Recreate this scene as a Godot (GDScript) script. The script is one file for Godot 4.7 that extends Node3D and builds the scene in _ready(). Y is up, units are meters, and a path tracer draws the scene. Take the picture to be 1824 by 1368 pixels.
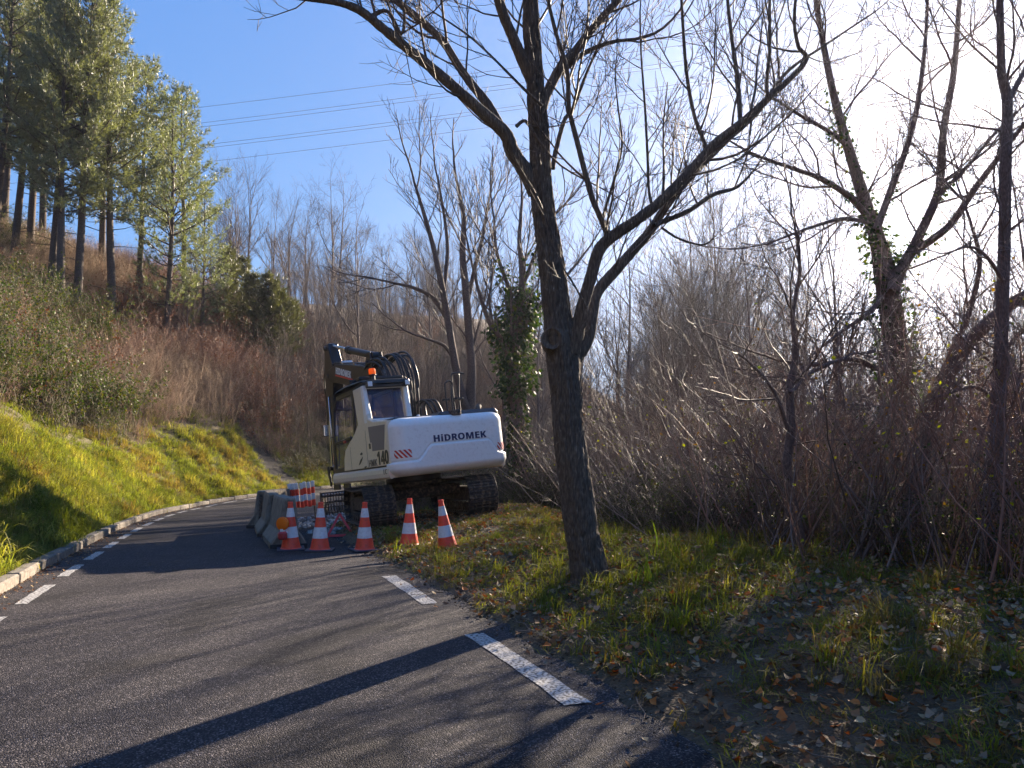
extends Node3D
# A country road with a parked excavator, cones and barriers; low winter sun ahead.
const FPX := 1402.0
const UC := 912.0
const VC := 684.0
const CAM_Y := 1.6
const CAM_PITCH := 0.0755

var rng := RandomNumberGenerator.new()
var names := {}
var M := {}
var nz := FastNoiseLite.new()
var nz2 := FastNoiseLite.new()
var kerb := PackedVector2Array()   # left kerb foot, plan (x, z)
var edge := PackedVector2Array()   # right asphalt edge, plan
var gx := PackedFloat32Array()
var gz := PackedFloat32Array()
var gh := PackedFloat32Array()
var exc_t := Transform3D()

class Buf:
	var v := PackedVector3Array()
	var n := PackedVector3Array()
	var uv := PackedVector2Array()
	var c := PackedColorArray()
	var ix := PackedInt32Array()

	func tri(a: Vector3, b: Vector3, d: Vector3, out: Vector3, col := Color.WHITE) -> void:
		var g := (b - a).cross(d - a)
		var nn := g.normalized()
		if g.dot(out) < 0.0:
			nn = -nn
		var k := v.size()
		v.append(a); v.append(b); v.append(d)
		for i in 3:
			n.append(nn); c.append(col)
		uv.append(Vector2.ZERO); uv.append(Vector2(1, 0)); uv.append(Vector2(1, 1))
		if g.dot(out) < 0.0:
			ix.append(k); ix.append(k + 1); ix.append(k + 2)
		else:
			ix.append(k); ix.append(k + 2); ix.append(k + 1)

	func quad(a: Vector3, b: Vector3, d: Vector3, e: Vector3, out: Vector3, col := Color.WHITE) -> void:
		tri(a, b, d, out, col)
		tri(a, d, e, out, col)

	# a tapering tube along pts
	func tube(pts: PackedVector3Array, rad: PackedFloat32Array, k: int, col := Color.WHITE, cap := false) -> void:
		var m := pts.size()
		var base := v.size()
		var t := (pts[1] - pts[0]).normalized()
		var a := t.cross(Vector3.UP if absf(t.y) < 0.9 else Vector3.RIGHT).normalized()
		var along := 0.0
		for i in m:
			if i < m - 1:
				t = pts[i + 1] - pts[i]
				if i > 0:
					t += pts[i] - pts[i - 1]
			else:
				t = pts[i] - pts[i - 1]
			t = t.normalized()
			a = (a - t * a.dot(t)).normalized()
			var b := t.cross(a)
			if i > 0:
				along += pts[i].distance_to(pts[i - 1])
			for j in k:
				var w := TAU * j / k
				var o := a * cos(w) + b * sin(w)
				v.append(pts[i] + o * rad[i])
				n.append(o)
				uv.append(Vector2(float(j) / k, along))
				c.append(col)
		for i in m - 1:
			for j in k:
				var j2 := (j + 1) % k
				var p := base + i * k + j
				var q := base + i * k + j2
				ix.append(p); ix.append(q + k); ix.append(q)
				ix.append(p); ix.append(p + k); ix.append(q + k)
		if cap:
			for e in [0, m - 1]:
				var o: Vector3 = (pts[0] - pts[1]) if e == 0 else (pts[m - 1] - pts[m - 2])
				for j in k:
					tri(pts[e], v[base + e * k + j], v[base + e * k + (j + 1) % k], o, col)

	func rod(a: Vector3, b: Vector3, r: float, k := 12, col := Color.WHITE) -> void:
		tube(PackedVector3Array([a, b]), PackedFloat32Array([r, r]), k, col, true)

	# chamfered box
	func box(x0: float, x1: float, y0: float, y1: float, z0: float, z1: float, bev := 0.01, xf := Transform3D(), col := Color.WHITE) -> void:
		var ce := Vector3(x0 + x1, y0 + y1, z0 + z1) / 2.0
		var h := Vector3(x1 - x0, y1 - y0, z1 - z0) / 2.0
		var bv := minf(bev, minf(h.x, minf(h.y, h.z)) * 0.9)
		var pt := func(ax: int, s: Vector3) -> Vector3:
			var q := Vector3.ZERO
			for i in 3:
				q[i] = ce[i] + s[i] * (h[i] if i == ax else h[i] - bv)
			return xf * q
		for ax in 3:
			var b1 := (ax + 1) % 3
			var b2 := (ax + 2) % 3
			for sg in [-1.0, 1.0]:
				var cs := []
				for pr in [[-1, -1], [1, -1], [1, 1], [-1, 1]]:
					var s := Vector3.ZERO
					s[ax] = sg; s[b1] = pr[0]; s[b2] = pr[1]
					cs.append(pt.call(ax, s))
				var o := Vector3.ZERO
				o[ax] = sg
				quad(cs[0], cs[1], cs[2], cs[3], xf.basis * o, col)
			# edges running along axis ax
			for s1 in [-1.0, 1.0]:
				for s2 in [-1.0, 1.0]:
					var lo := Vector3.ZERO
					lo[b1] = s1; lo[b2] = s2; lo[ax] = -1.0
					var hi := lo
					hi[ax] = 1.0
					var o2 := lo
					o2[ax] = 0.0
					quad(pt.call(b1, lo), pt.call(b1, hi), pt.call(b2, hi), pt.call(b2, lo), xf.basis * o2, col)
		for sx in [-1.0, 1.0]:
			for sy in [-1.0, 1.0]:
				for sz in [-1.0, 1.0]:
					var s := Vector3(sx, sy, sz)
					tri(pt.call(0, s), pt.call(1, s), pt.call(2, s), xf.basis * s, col)

	# polygon of (z, y) extruded across x, with chamfered rims
	func prism(poly: Array, x0: float, x1: float, bev := 0.012, xf := Transform3D(), col := Color.WHITE) -> void:
		var m := poly.size()
		var area := 0.0
		for i in m:
			var p: Vector2 = poly[i]
			var q: Vector2 = poly[(i + 1) % m]
			area += p.x * q.y - q.x * p.y
		var sgn := signf(area)
		var ins := PackedVector2Array()
		for i in m:
			var p0: Vector2 = poly[(i + m - 1) % m]
			var p1: Vector2 = poly[i]
			var p2: Vector2 = poly[(i + 1) % m]
			var n0 := Vector2(-(p1 - p0).y, (p1 - p0).x).normalized() * sgn
			var n1 := Vector2(-(p2 - p1).y, (p2 - p1).x).normalized() * sgn
			var mm := (n0 + n1)
			ins.append(p1 + mm * bev / maxf(0.5, 1.0 + n0.dot(n1)))
		var idx := Geometry2D.triangulate_polygon(ins)
		for side in [0, 1]:
			var x := x0 if side == 0 else x1
			var o := xf.basis * Vector3(-1 if side == 0 else 1, 0, 0)
			for t in range(0, idx.size(), 3):
				tri(xf * Vector3(x, ins[idx[t]].y, ins[idx[t]].x), xf * Vector3(x, ins[idx[t + 1]].y, ins[idx[t + 1]].x), xf * Vector3(x, ins[idx[t + 2]].y, ins[idx[t + 2]].x), o, col)
			var xi := x0 + bev if side == 0 else x1 - bev
			for i in m:
				var j := (i + 1) % m
				var e: Vector2 = poly[j] - poly[i]
				var on := xf.basis * Vector3(-1 if side == 0 else 1, -e.x * -sgn * -1.0, 0)
				on = xf.basis * (Vector3(-1 if side == 0 else 1, 0, 0) + Vector3(0, -e.x * sgn, e.y * sgn).normalized())
				quad(xf * Vector3(x, ins[i].y, ins[i].x), xf * Vector3(x, ins[j].y, ins[j].x), xf * Vector3(xi, poly[j].y, poly[j].x), xf * Vector3(xi, poly[i].y, poly[i].x), on, col)
		for i in m:
			var j := (i + 1) % m
			var e: Vector2 = poly[j] - poly[i]
			var on := xf.basis * Vector3(0, -e.x * sgn, e.y * sgn)
			quad(xf * Vector3(x0 + bev, poly[i].y, poly[i].x), xf * Vector3(x0 + bev, poly[j].y, poly[j].x), xf * Vector3(x1 - bev, poly[j].y, poly[j].x), xf * Vector3(x1 - bev, poly[i].y, poly[i].x), on, col)

	# profile of (radius, y) turned about the y axis
	func lathe(prof: Array, k: int, xf := Transform3D(), col := Color.WHITE) -> void:
		for s in prof.size() - 1:
			var p: Vector2 = prof[s]
			var q: Vector2 = prof[s + 1]
			var d := q - p
			var nr := Vector2(d.y, -d.x).normalized()
			var base := v.size()
			for j in k + 1:
				var w := TAU * j / k
				var o := Vector3(cos(w), 0, sin(w))
				for e in [p, q]:
					v.append(xf * (o * e.x + Vector3(0, e.y, 0)))
					n.append((xf.basis * (o * nr.x + Vector3(0, nr.y, 0))).normalized())
					uv.append(Vector2(float(j) / k, e.y))
					c.append(col)
			for j in k:
				var a := base + j * 2
				ix.append(a); ix.append(a + 3); ix.append(a + 1)
				ix.append(a); ix.append(a + 2); ix.append(a + 3)

	# a pointed leaf or blade: single sided strip of two or three triangles
	func leaf(p: Vector3, along: Vector3, side: Vector3, bend: Vector3, col := Color.WHITE) -> void:
		var k := v.size()
		var nn := side.cross(along).normalized()
		v.append(p); v.append(p + along * 0.45 + side + bend * 0.3); v.append(p + along * 0.45 - side + bend * 0.3); v.append(p + along + bend)
		for i in 4:
			n.append(nn); c.append(col)
		uv.append(Vector2(0.5, 0)); uv.append(Vector2(0, 0.5)); uv.append(Vector2(1, 0.5)); uv.append(Vector2(0.5, 1))
		ix.append(k); ix.append(k + 2); ix.append(k + 1)
		ix.append(k + 1); ix.append(k + 2); ix.append(k + 3)

	func mesh() -> ArrayMesh:
		var arr := []
		arr.resize(Mesh.ARRAY_MAX)
		arr[Mesh.ARRAY_VERTEX] = v
		arr[Mesh.ARRAY_NORMAL] = n
		arr[Mesh.ARRAY_TEX_UV] = uv
		arr[Mesh.ARRAY_COLOR] = c
		arr[Mesh.ARRAY_INDEX] = ix
		var m := ArrayMesh.new()
		m.add_surface_from_arrays(Mesh.PRIMITIVE_TRIANGLES, arr)
		return m

# ---------------------------------------------------------------- naming
func numbered(called: String) -> String:
	var k: int = names.get(called, 0)
	names[called] = k + 1
	return called if k == 0 else "%s_%03d" % [called, k]

func meta(o: Node, label: String, category := "", group := "", kind := "") -> void:
	if label: o.set_meta("label", label)
	if category: o.set_meta("category", category)
	if group: o.set_meta("group", group)
	if kind: o.set_meta("kind", kind)

func thing(called: String, label: String, category: String, at := Transform3D(), group := "") -> Node3D:
	var o := Node3D.new()
	o.name = numbered(called)
	add_child(o)
	o.transform = at
	meta(o, label, category, group)
	return o

func part(called: String, m: Mesh, ma: Material, parent: Node3D) -> MeshInstance3D:
	var o := MeshInstance3D.new()
	o.name = called
	o.mesh = m
	o.material_override = ma
	parent.add_child(o, true)
	return o

func single(called: String, m: Mesh, ma: Material, label: String, category: String, group := "", kind := "") -> MeshInstance3D:
	var o := MeshInstance3D.new()
	o.name = numbered(called)
	o.mesh = m
	o.material_override = ma
	add_child(o)
	meta(o, label, category, group, kind)
	return o

func many(called: String, m: Mesh, ma: Material, xfs: Array, cols: Array, parent: Node3D, label := "", category := "") -> MultiMeshInstance3D:
	var mm := MultiMesh.new()
	mm.transform_format = MultiMesh.TRANSFORM_3D
	mm.use_colors = true
	mm.mesh = m
	mm.instance_count = xfs.size()
	for i in xfs.size():
		mm.set_instance_transform(i, xfs[i])
		mm.set_instance_color(i, cols[i])
	var o := MultiMeshInstance3D.new()
	o.name = numbered(called) if parent == self else called
	o.multimesh = mm
	o.material_override = ma
	parent.add_child(o, true)
	meta(o, label, category, "", "stuff")
	return o

# ---------------------------------------------------------------- materials
func lin(r: float, g: float, b: float) -> Color:
	return Color(r, g, b).linear_to_srgb()

func flat(col: Color, rough := 0.6, metal := 0.0, spec := 0.5) -> StandardMaterial3D:
	var m := StandardMaterial3D.new()
	m.albedo_color = col
	m.roughness = rough
	m.metallic = metal
	m.metallic_specular = spec
	return m

func vcol(rough := 0.7, back := Color.BLACK, spec := 0.5) -> StandardMaterial3D:
	var m := StandardMaterial3D.new()
	m.vertex_color_use_as_albedo = true
	m.roughness = rough
	m.metallic_specular = spec
	m.cull_mode = BaseMaterial3D.CULL_DISABLED
	if back != Color.BLACK:
		m.backlight_enabled = true
		m.backlight = back
	return m

func noise_tex(sd: int, freq: float, stops: Array, size := 512, type := FastNoiseLite.TYPE_SIMPLEX_SMOOTH, oct := 4, cell := -1) -> NoiseTexture2D:
	var f := FastNoiseLite.new()
	f.seed = sd
	f.frequency = freq
	f.noise_type = type
	f.fractal_octaves = oct
	f.fractal_type = FastNoiseLite.FRACTAL_FBM if oct > 1 else FastNoiseLite.FRACTAL_NONE
	if cell >= 0:
		f.cellular_return_type = cell
	var t := NoiseTexture2D.new()
	t.width = size
	t.height = size
	t.seamless = true
	t.noise = f
	if stops.size():
		var g := Gradient.new()
		var offs := PackedFloat32Array()
		var cs := PackedColorArray()
		for s in stops:
			offs.append(s[0]); cs.append(s[1])
		g.offsets = offs
		g.colors = cs
		t.color_ramp = g
	return t

func grained(tex: Texture2D, scale: Vector3, rough := 0.85, world := false, height: Texture2D = null, hcm := 0.0, tint := Color.WHITE) -> StandardMaterial3D:
	var m := StandardMaterial3D.new()
	m.albedo_color = tint
	m.albedo_texture = tex
	m.roughness = rough
	m.uv1_triplanar = true
	m.uv1_world_triplanar = world
	m.uv1_scale = scale
	if height:
		m.heightmap_enabled = true
		m.heightmap_texture = height
		m.heightmap_scale = hcm
	return m

# ---------------------------------------------------------------- camera rays
func ray(u: float, v: float) -> Vector3:
	return Basis(Vector3.RIGHT, CAM_PITCH) * Vector3((u - UC) / FPX, (VC - v) / FPX, -1.0)

func at(u: float, v: float, depth: float) -> Vector3:
	return Vector3(0, CAM_Y, 0) + ray(u, v) * depth

# plan position below pixel column u at a depth
func spot(u: float, depth: float) -> Vector3:
	var p := at(u, 790.0, depth)
	return Vector3(p.x, hgt(p.x, p.z), p.z)

func _ready() -> void:
	var t0 := Time.get_ticks_msec()
	rng.seed = 7
	# camera
	var cam := Camera3D.new()
	cam.name = "camera"
	cam.fov = rad_to_deg(2.0 * atan(VC / FPX))
	cam.position = Vector3(0, CAM_Y, 0)
	cam.rotation.x = CAM_PITCH
	cam.near = 0.1
	cam.far = 1500.0
	add_child(cam)
	cam.current = true
	# sky and sun
	var az := deg_to_rad(32.5)
	var el := deg_to_rad(20.0)
	var sun_dir := Vector3(sin(az) * cos(el), sin(el), -cos(az) * cos(el))
	var env := Environment.new()
	env.background_mode = Environment.BG_SKY
	env.sky = Sky.new()
	env.sky.sky_material = clear_sky(sun_dir)
	env.background_energy_multiplier = 0.365
	env.tonemap_mode = Environment.TONE_MAPPER_LINEAR
	env.tonemap_exposure = 4.7
	# thin winter haze, brightest towards the sun
	env.volumetric_fog_enabled = true
	env.volumetric_fog_density = 0.0003
	env.volumetric_fog_anisotropy = 0.72
	env.volumetric_fog_albedo = Color(0.94, 0.94, 1.0)
	env.sdfgi_enabled = true
	env.ssao_enabled = true
	env.ssil_enabled = true
	var we := WorldEnvironment.new()
	we.name = "world_environment"
	we.environment = env
	add_child(we)
	var sun := DirectionalLight3D.new()
	sun.name = "sun"
	sun.light_energy = 1.6
	sun.light_angular_distance = 0.55
	sun.light_color = Color(1.0, 0.93, 0.83)
	sun.shadow_enabled = true
	add_child(sun)
	sun.look_at_from_position(Vector3.ZERO, -sun_dir)

	make_materials()
	build_curves()
	build_terrain()
	build_road()
	print("ground ", Time.get_ticks_msec() - t0)
	build_excavator()
	build_roadworks()
	print("machine ", Time.get_ticks_msec() - t0)
	build_traced_trees()
	print("traced ", Time.get_ticks_msec() - t0)
	build_woods()
	print("woods ", Time.get_ticks_msec() - t0)
	build_brush()
	print("brush ", Time.get_ticks_msec() - t0)
	build_grass()
	build_power_lines()
	print("done ", Time.get_ticks_msec() - t0)

func clear_sky(sun_dir: Vector3) -> PanoramaSkyMaterial:
	var w := 1024
	var h := 512
	var im := Image.create_empty(w, h, false, Image.FORMAT_RGBAF)
	for y in h:
		var lat := (0.5 - (y + 0.5) / h) * PI
		for x in w:
			var lon := ((x + 0.5) / w) * TAU
			var d := Vector3(sin(lon) * cos(lat), sin(lat), -cos(lon) * cos(lat))
			var up := maxf(d.y, 0.0)
			var e := pow(1.0 - up, 3.0)
			var col := Vector3(0.042, 0.155, 0.45).lerp(Vector3(0.17, 0.37, 0.63), e)
			var cs := clampf(d.dot(sun_dir), -1.0, 1.0)
			var ang := rad_to_deg(acos(cs))
			# forward scattering round the sun
			col += Vector3(1.0, 0.97, 0.93) * (0.85 * exp(-ang / 6.5) + 0.11 * exp(-ang / 16.0))
			col += Vector3(0.02, 0.026, 0.03) * (0.5 + 0.5 * cs)
			if d.y < 0.0:
				col = col.lerp(Vector3(0.06, 0.055, 0.045), clampf(-d.y * 8.0, 0.0, 1.0))
			im.set_pixel(x, y, Color(col.x, col.y, col.z))
	var m := PanoramaSkyMaterial.new()
	m.panorama = ImageTexture.create_from_image(im)
	return m

func make_materials() -> void:
	M.white = flat(lin(0.82, 0.81, 0.78), 0.38)
	M.white.clearcoat_enabled = true
	M.white.clearcoat = 0.35
	M.white.clearcoat_roughness = 0.25
	var dirt := noise_tex(71, 0.03, [[0.0, Color(1, 1, 1, 0)], [0.52, Color(0.62, 0.55, 0.45, 0.0)], [0.8, Color(0.60, 0.54, 0.46, 0.12)], [1.0, Color(0.5, 0.44, 0.36, 0.25)]], 512, FastNoiseLite.TYPE_SIMPLEX_SMOOTH, 5)
	M.white.detail_enabled = true
	M.white.detail_albedo = dirt
	M.white.detail_uv_layer = BaseMaterial3D.DETAIL_UV_2
	M.white.uv2_triplanar = true
	M.white.uv2_scale = Vector3(0.7, 0.7, 0.7)
	M.beige = M.white.duplicate()
	M.beige.albedo_color = lin(0.74, 0.63, 0.48)
	M.black = flat(lin(0.016, 0.016, 0.019), 0.42)
	M.cabframe = flat(lin(0.022, 0.022, 0.022), 0.5)
	M.boom = flat(lin(0.011, 0.010, 0.012), 0.42)
	M.rubber = flat(lin(0.012, 0.012, 0.013), 0.45)
	M.steel = flat(lin(0.62, 0.62, 0.66), 0.18, 1.0)
	M.grey = flat(lin(0.22, 0.19, 0.165), 0.6)
	M.navy = flat(lin(0.012, 0.022, 0.09), 0.4)
	M.red = flat(lin(0.55, 0.03, 0.02), 0.45)
	M.white_print = flat(lin(0.75, 0.75, 0.72), 0.45)
	M.amber = flat(lin(0.95, 0.30, 0.02), 0.25)
	M.amber.backlight_enabled = true
	M.amber.backlight = Color(1.0, 0.6, 0.2)
	M.lens = flat(lin(0.7, 0.72, 0.75), 0.15)
	M.glass = flat(Color(0.10, 0.20, 0.42, 0.45), 0.02)
	M.glass.transparency = BaseMaterial3D.TRANSPARENCY_ALPHA
	M.tan = flat(lin(0.42, 0.24, 0.10), 0.7)
	var mud := noise_tex(5, 0.02, [[0.0, lin(0.012, 0.011, 0.011)], [0.5, lin(0.03, 0.026, 0.022)], [0.66, lin(0.10, 0.075, 0.05)], [1.0, lin(0.19, 0.15, 0.10)]], 512, FastNoiseLite.TYPE_SIMPLEX_SMOOTH, 5)
	M.track = grained(mud, Vector3(1.1, 1.1, 1.1), 0.7)
	M.rust = grained(noise_tex(6, 0.03, [[0.0, lin(0.03, 0.025, 0.022)], [0.5, lin(0.09, 0.06, 0.04)], [1.0, lin(0.26, 0.20, 0.14)]]), Vector3(1.6, 1.6, 1.6), 0.75)
	M.cone_red = flat(lin(0.88, 0.075, 0.035), 0.4)
	M.cone_red.backlight_enabled = true
	M.cone_red.backlight = Color(0.5, 0.25, 0.2)
	var scuff := noise_tex(72, 0.02, [[0.0, Color(1, 1, 1, 0)], [0.5, Color(0.35, 0.28, 0.22, 0.0)], [0.72, Color(0.30, 0.24, 0.19, 0.16)], [1.0, Color(0.22, 0.17, 0.13, 0.4)]], 512, FastNoiseLite.TYPE_SIMPLEX_SMOOTH, 6)
	M.cone_white = flat(lin(0.66, 0.66, 0.68), 0.35)
	for mt in [M.cone_white, M.cone_red]:
		mt.detail_enabled = true
		mt.detail_albedo = scuff
		mt.detail_uv_layer = BaseMaterial3D.DETAIL_UV_2
		mt.uv2_triplanar = true
		mt.uv2_world_triplanar = true
		mt.uv2_scale = Vector3(1.4, 1.4, 1.4)
	M.triangle = flat(lin(0.72, 0.045, 0.06), 0.35)
	M.cone_foot = flat(lin(0.02, 0.022, 0.04), 0.6)
	M.red_dull = flat(lin(0.42, 0.035, 0.04), 0.4)
	M.concrete = grained(noise_tex(8, 0.02, [[0.0, lin(0.085, 0.07, 0.05)], [0.5, lin(0.20, 0.17, 0.13)], [1.0, lin(0.33, 0.29, 0.23)]], 512, FastNoiseLite.TYPE_SIMPLEX_SMOOTH, 6), Vector3(0.8, 0.35, 0.8), 0.9, false, noise_tex(9, 0.09, []), 0.25)
	M.kerb = grained(noise_tex(10, 0.025, [[0.0, lin(0.075, 0.06, 0.048)], [0.5, lin(0.165, 0.14, 0.115)], [1.0, lin(0.26, 0.23, 0.195)]], 512, FastNoiseLite.TYPE_SIMPLEX_SMOOTH, 6), Vector3(0.9, 0.9, 0.9), 0.9, true, noise_tex(9, 0.09, []), 0.25)
	# asphalt: stones of many greys, one by one too small to pick apart
	var grit := noise_tex(11, 0.16, [[0.0, lin(0.016, 0.014, 0.016)], [0.45, lin(0.036, 0.032, 0.034)], [0.75, lin(0.064, 0.057, 0.058)], [0.9, lin(0.13, 0.115, 0.11)], [1.0, lin(0.27, 0.24, 0.225)]], 1024, FastNoiseLite.TYPE_CELLULAR, 1, FastNoiseLite.RETURN_CELL_VALUE)
	var grit_h := noise_tex(11, 0.16, [], 1024, FastNoiseLite.TYPE_CELLULAR, 1, FastNoiseLite.RETURN_DISTANCE)
	M.asphalt = grained(grit, Vector3(0.72, 0.72, 0.72), 0.8, true, grit_h, -0.8)
	M.asphalt.albedo_color = lin(0.84, 0.82, 0.85)
	M.asphalt.vertex_color_use_as_albedo = true
	M.asphalt.metallic_specular = 0.3
	M.paint = grained(noise_tex(12, 0.05, [[0.0, lin(0.06, 0.055, 0.052)], [0.36, lin(0.10, 0.092, 0.086)], [0.44, lin(0.30, 0.28, 0.26)], [0.6, lin(0.42, 0.40, 0.375)], [1.0, lin(0.55, 0.53, 0.50)]], 512, FastNoiseLite.TYPE_SIMPLEX_SMOOTH, 5), Vector3(1.2, 1.2, 1.2), 0.7, true, grit_h, -0.3)
	M.soil = grained(noise_tex(13, 0.05, [[0.0, lin(0.40, 0.36, 0.33)], [0.5, lin(0.75, 0.72, 0.68)], [1.0, Color.WHITE]], 512, FastNoiseLite.TYPE_SIMPLEX_SMOOTH, 6), Vector3(0.9, 0.9, 0.9), 0.95, true, noise_tex(14, 0.06, []), 1.6)
	M.soil.vertex_color_use_as_albedo = true
	var bark_h := noise_tex(16, 0.03, [], 512, FastNoiseLite.TYPE_SIMPLEX_SMOOTH, 4)
	M.ash_bark = grained(noise_tex(15, 0.028, [[0.0, lin(0.035, 0.026, 0.02)], [0.42, lin(0.085, 0.066, 0.05)], [0.7, lin(0.15, 0.12, 0.09)], [0.86, lin(0.19, 0.16, 0.125)], [0.9, lin(0.36, 0.35, 0.31)], [1.0, lin(0.42, 0.41, 0.37)]], 512, FastNoiseLite.TYPE_SIMPLEX_SMOOTH, 5), Vector3(3.4, 0.6, 3.4), 0.9, false, bark_h, 2.2)
	M.dark_bark = grained(noise_tex(17, 0.03, [[0.0, lin(0.045, 0.032, 0.027)], [0.5, lin(0.125, 0.088, 0.073)], [1.0, lin(0.25, 0.185, 0.155)]], 512, FastNoiseLite.TYPE_SIMPLEX_SMOOTH, 5), Vector3(3.0, 0.8, 3.0), 0.9, false, bark_h, 0.8)
	M.pine_bark = grained(noise_tex(18, 0.03, [[0.0, lin(0.03, 0.024, 0.02)], [0.5, lin(0.085, 0.062, 0.048)], [1.0, lin(0.20, 0.15, 0.115)]], 512, FastNoiseLite.TYPE_SIMPLEX_SMOOTH, 5), Vector3(2.2, 0.7, 2.2), 0.95, false, bark_h, 1.5)
	M.twig = vcol(0.6, Color.BLACK, 0.3)
	M.far_twig = vcol(0.85, Color.BLACK, 0.2)
	M.needle = vcol(0.45, Color(0.8, 0.82, 0.5))
	M.grass = vcol(0.65, Color(1.0, 1.0, 0.5), 0.22)
	M.leaf_dry = vcol(0.6, Color(0.6, 0.45, 0.25), 0.25)
	M.leaf_green = vcol(0.5, Color(0.8, 0.9, 0.3), 0.27)
	M.cable = flat(lin(0.02, 0.02, 0.025), 0.5)
	M.gravel = grained(noise_tex(21, 0.06, [[0.0, lin(0.12, 0.115, 0.11)], [1.0, lin(0.42, 0.41, 0.40)]]), Vector3(2, 2, 2), 0.9, true)

# ---------------------------------------------------------------- ground
func spline(src: Array, step := 0.5) -> PackedVector2Array:
	var out := PackedVector2Array()
	for i in src.size() - 1:
		var p0: Vector2 = src[maxi(i - 1, 0)]
		var p1: Vector2 = src[i]
		var p2: Vector2 = src[i + 1]
		var p3: Vector2 = src[mini(i + 2, src.size() - 1)]
		var m := maxi(2, int(p1.distance_to(p2) / step))
		for k in m:
			out.append(p1.cubic_interpolate(p2, p0, p3, float(k) / m))
	out.append(src[-1])
	return out

func build_curves() -> void:
	nz.seed = 3
	nz.frequency = 0.12
	nz2.seed = 9
	nz2.frequency = 0.9
	var V := func(a: Array) -> Array:
		var o := []
		for p in a:
			o.append(Vector2(p[0], p[1]))
		return o
	kerb = spline(V.call([[1.5, 18], [-0.8, 9], [-2.6, 1.5], [-4.1, -4.0], [-5.55, -8.87], [-6.4, -11.35], [-8.31, -16.9], [-9.85, -22.4], [-10.45, -26.8], [-10.2, -30.1], [-9.4, -34.0], [-7.6, -39.5], [-4.5, -46.0], [0.0, -53.5], [7.0, -63.0], [16, -73]]), 0.6)
	edge = spline(V.call([[8.2, 17], [5.4, 8], [3.2, 1.5], [1.55, -2.5], [0.72, -5.08], [0.0, -6.86], [-1.1, -9.6], [-2.45, -12.9], [-3.75, -16.6], [-4.75, -20.5], [-5.35, -25.0], [-5.1, -30.0], [-4.2, -35.0], [-2.4, -40.0], [0.6, -46.0], [5.0, -53.0], [12, -62], [21, -71]]), 0.6)

func signed_dist(c: PackedVector2Array, p: Vector2) -> float:
	# positive on the left of the walking direction (away from the camera)
	var best := 1e9
	var bi := 0
	for i in range(0, c.size(), 6):
		var d := p.distance_squared_to(c[i])
		if d < best:
			best = d
			bi = i
	best = 1e9
	var sg := 1.0
	for i in range(maxi(bi - 7, 0), mini(bi + 7, c.size() - 1)):
		var a := c[i]
		var b := c[i + 1]
		var ab := b - a
		var t := clampf((p - a).dot(ab) / ab.length_squared(), 0, 1)
		var d := p.distance_squared_to(a + ab * t)
		if d < best:
			best = d
			sg = 1.0 if ab.cross(p - a) < 0.0 else -1.0
	return sqrt(best) * sg

func road_y(z: float) -> float:
	return -0.03 * clampf(-z - 10.0, 0.0, 16.0)

func raw_height(x: float, z: float) -> float:
	var p := Vector2(x, z)
	var b := road_y(z)
	var dl := signed_dist(kerb, p)
	if dl > 0.0:
		var s := dl
		var h := 0.0
		if s < 0.28:
			h = lerpf(-0.07, 0.09, s / 0.28)
		elif s < 3.2:
			h = 0.09 + 0.80 * (s - 0.28)
		elif s < 20.0:
			h = 2.48 + 0.62 * (s - 3.2)
		else:
			h = 12.9 + 0.22 * minf(s - 20.0, 60.0)
		var fade := 1.0 - smoothstep(-2.0, 26.0, x) * 0.93
		if x > -6 and z < -38.0:
			h *= fade
		h += (nz.get_noise_2d(x, z) * 0.55 * smoothstep(0.4, 4.0, s) + nz2.get_noise_2d(x, z) * 0.09 * smoothstep(0.2, 1.0, s))
		return b + h
	var dr := -signed_dist(edge, p)
	if dr < 0.0:
		return b - 0.07
	var h2 := lerpf(-0.045, 0.03, smoothstep(0.0, 0.25, dr)) + 0.22 * smoothstep(0.2, 1.6, dr) * smoothstep(-13.5, -10.0, z) + 0.10 * smoothstep(0.3, 2.5, dr) + 0.2 * smoothstep(3.0, 9.0, dr)
	h2 += (nz2.get_noise_2d(x * 1.3, z * 1.3) * 0.05 + nz.get_noise_2d(x * 2.0, z * 2.0) * 0.10) * smoothstep(0.1, 1.2, dr)
	h2 += smoothstep(30.0, 90.0, dr) * 2.0
	var g := b + h2
	# the machine stands on a plane of its own, dug over
	var l := exc_t.affine_inverse() * Vector3(x, 0.1, z)
	var q := exc_t * Vector3(l.x, 0.0, l.z)
	var w := 1.0 - smoothstep(2.1, 3.6, Vector2(l.x, l.z * 0.9).length())
	g = lerpf(g, q.y - 0.015 + nz2.get_noise_2d(x * 2.0, z * 2.0) * 0.03, w)
	return g

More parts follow.
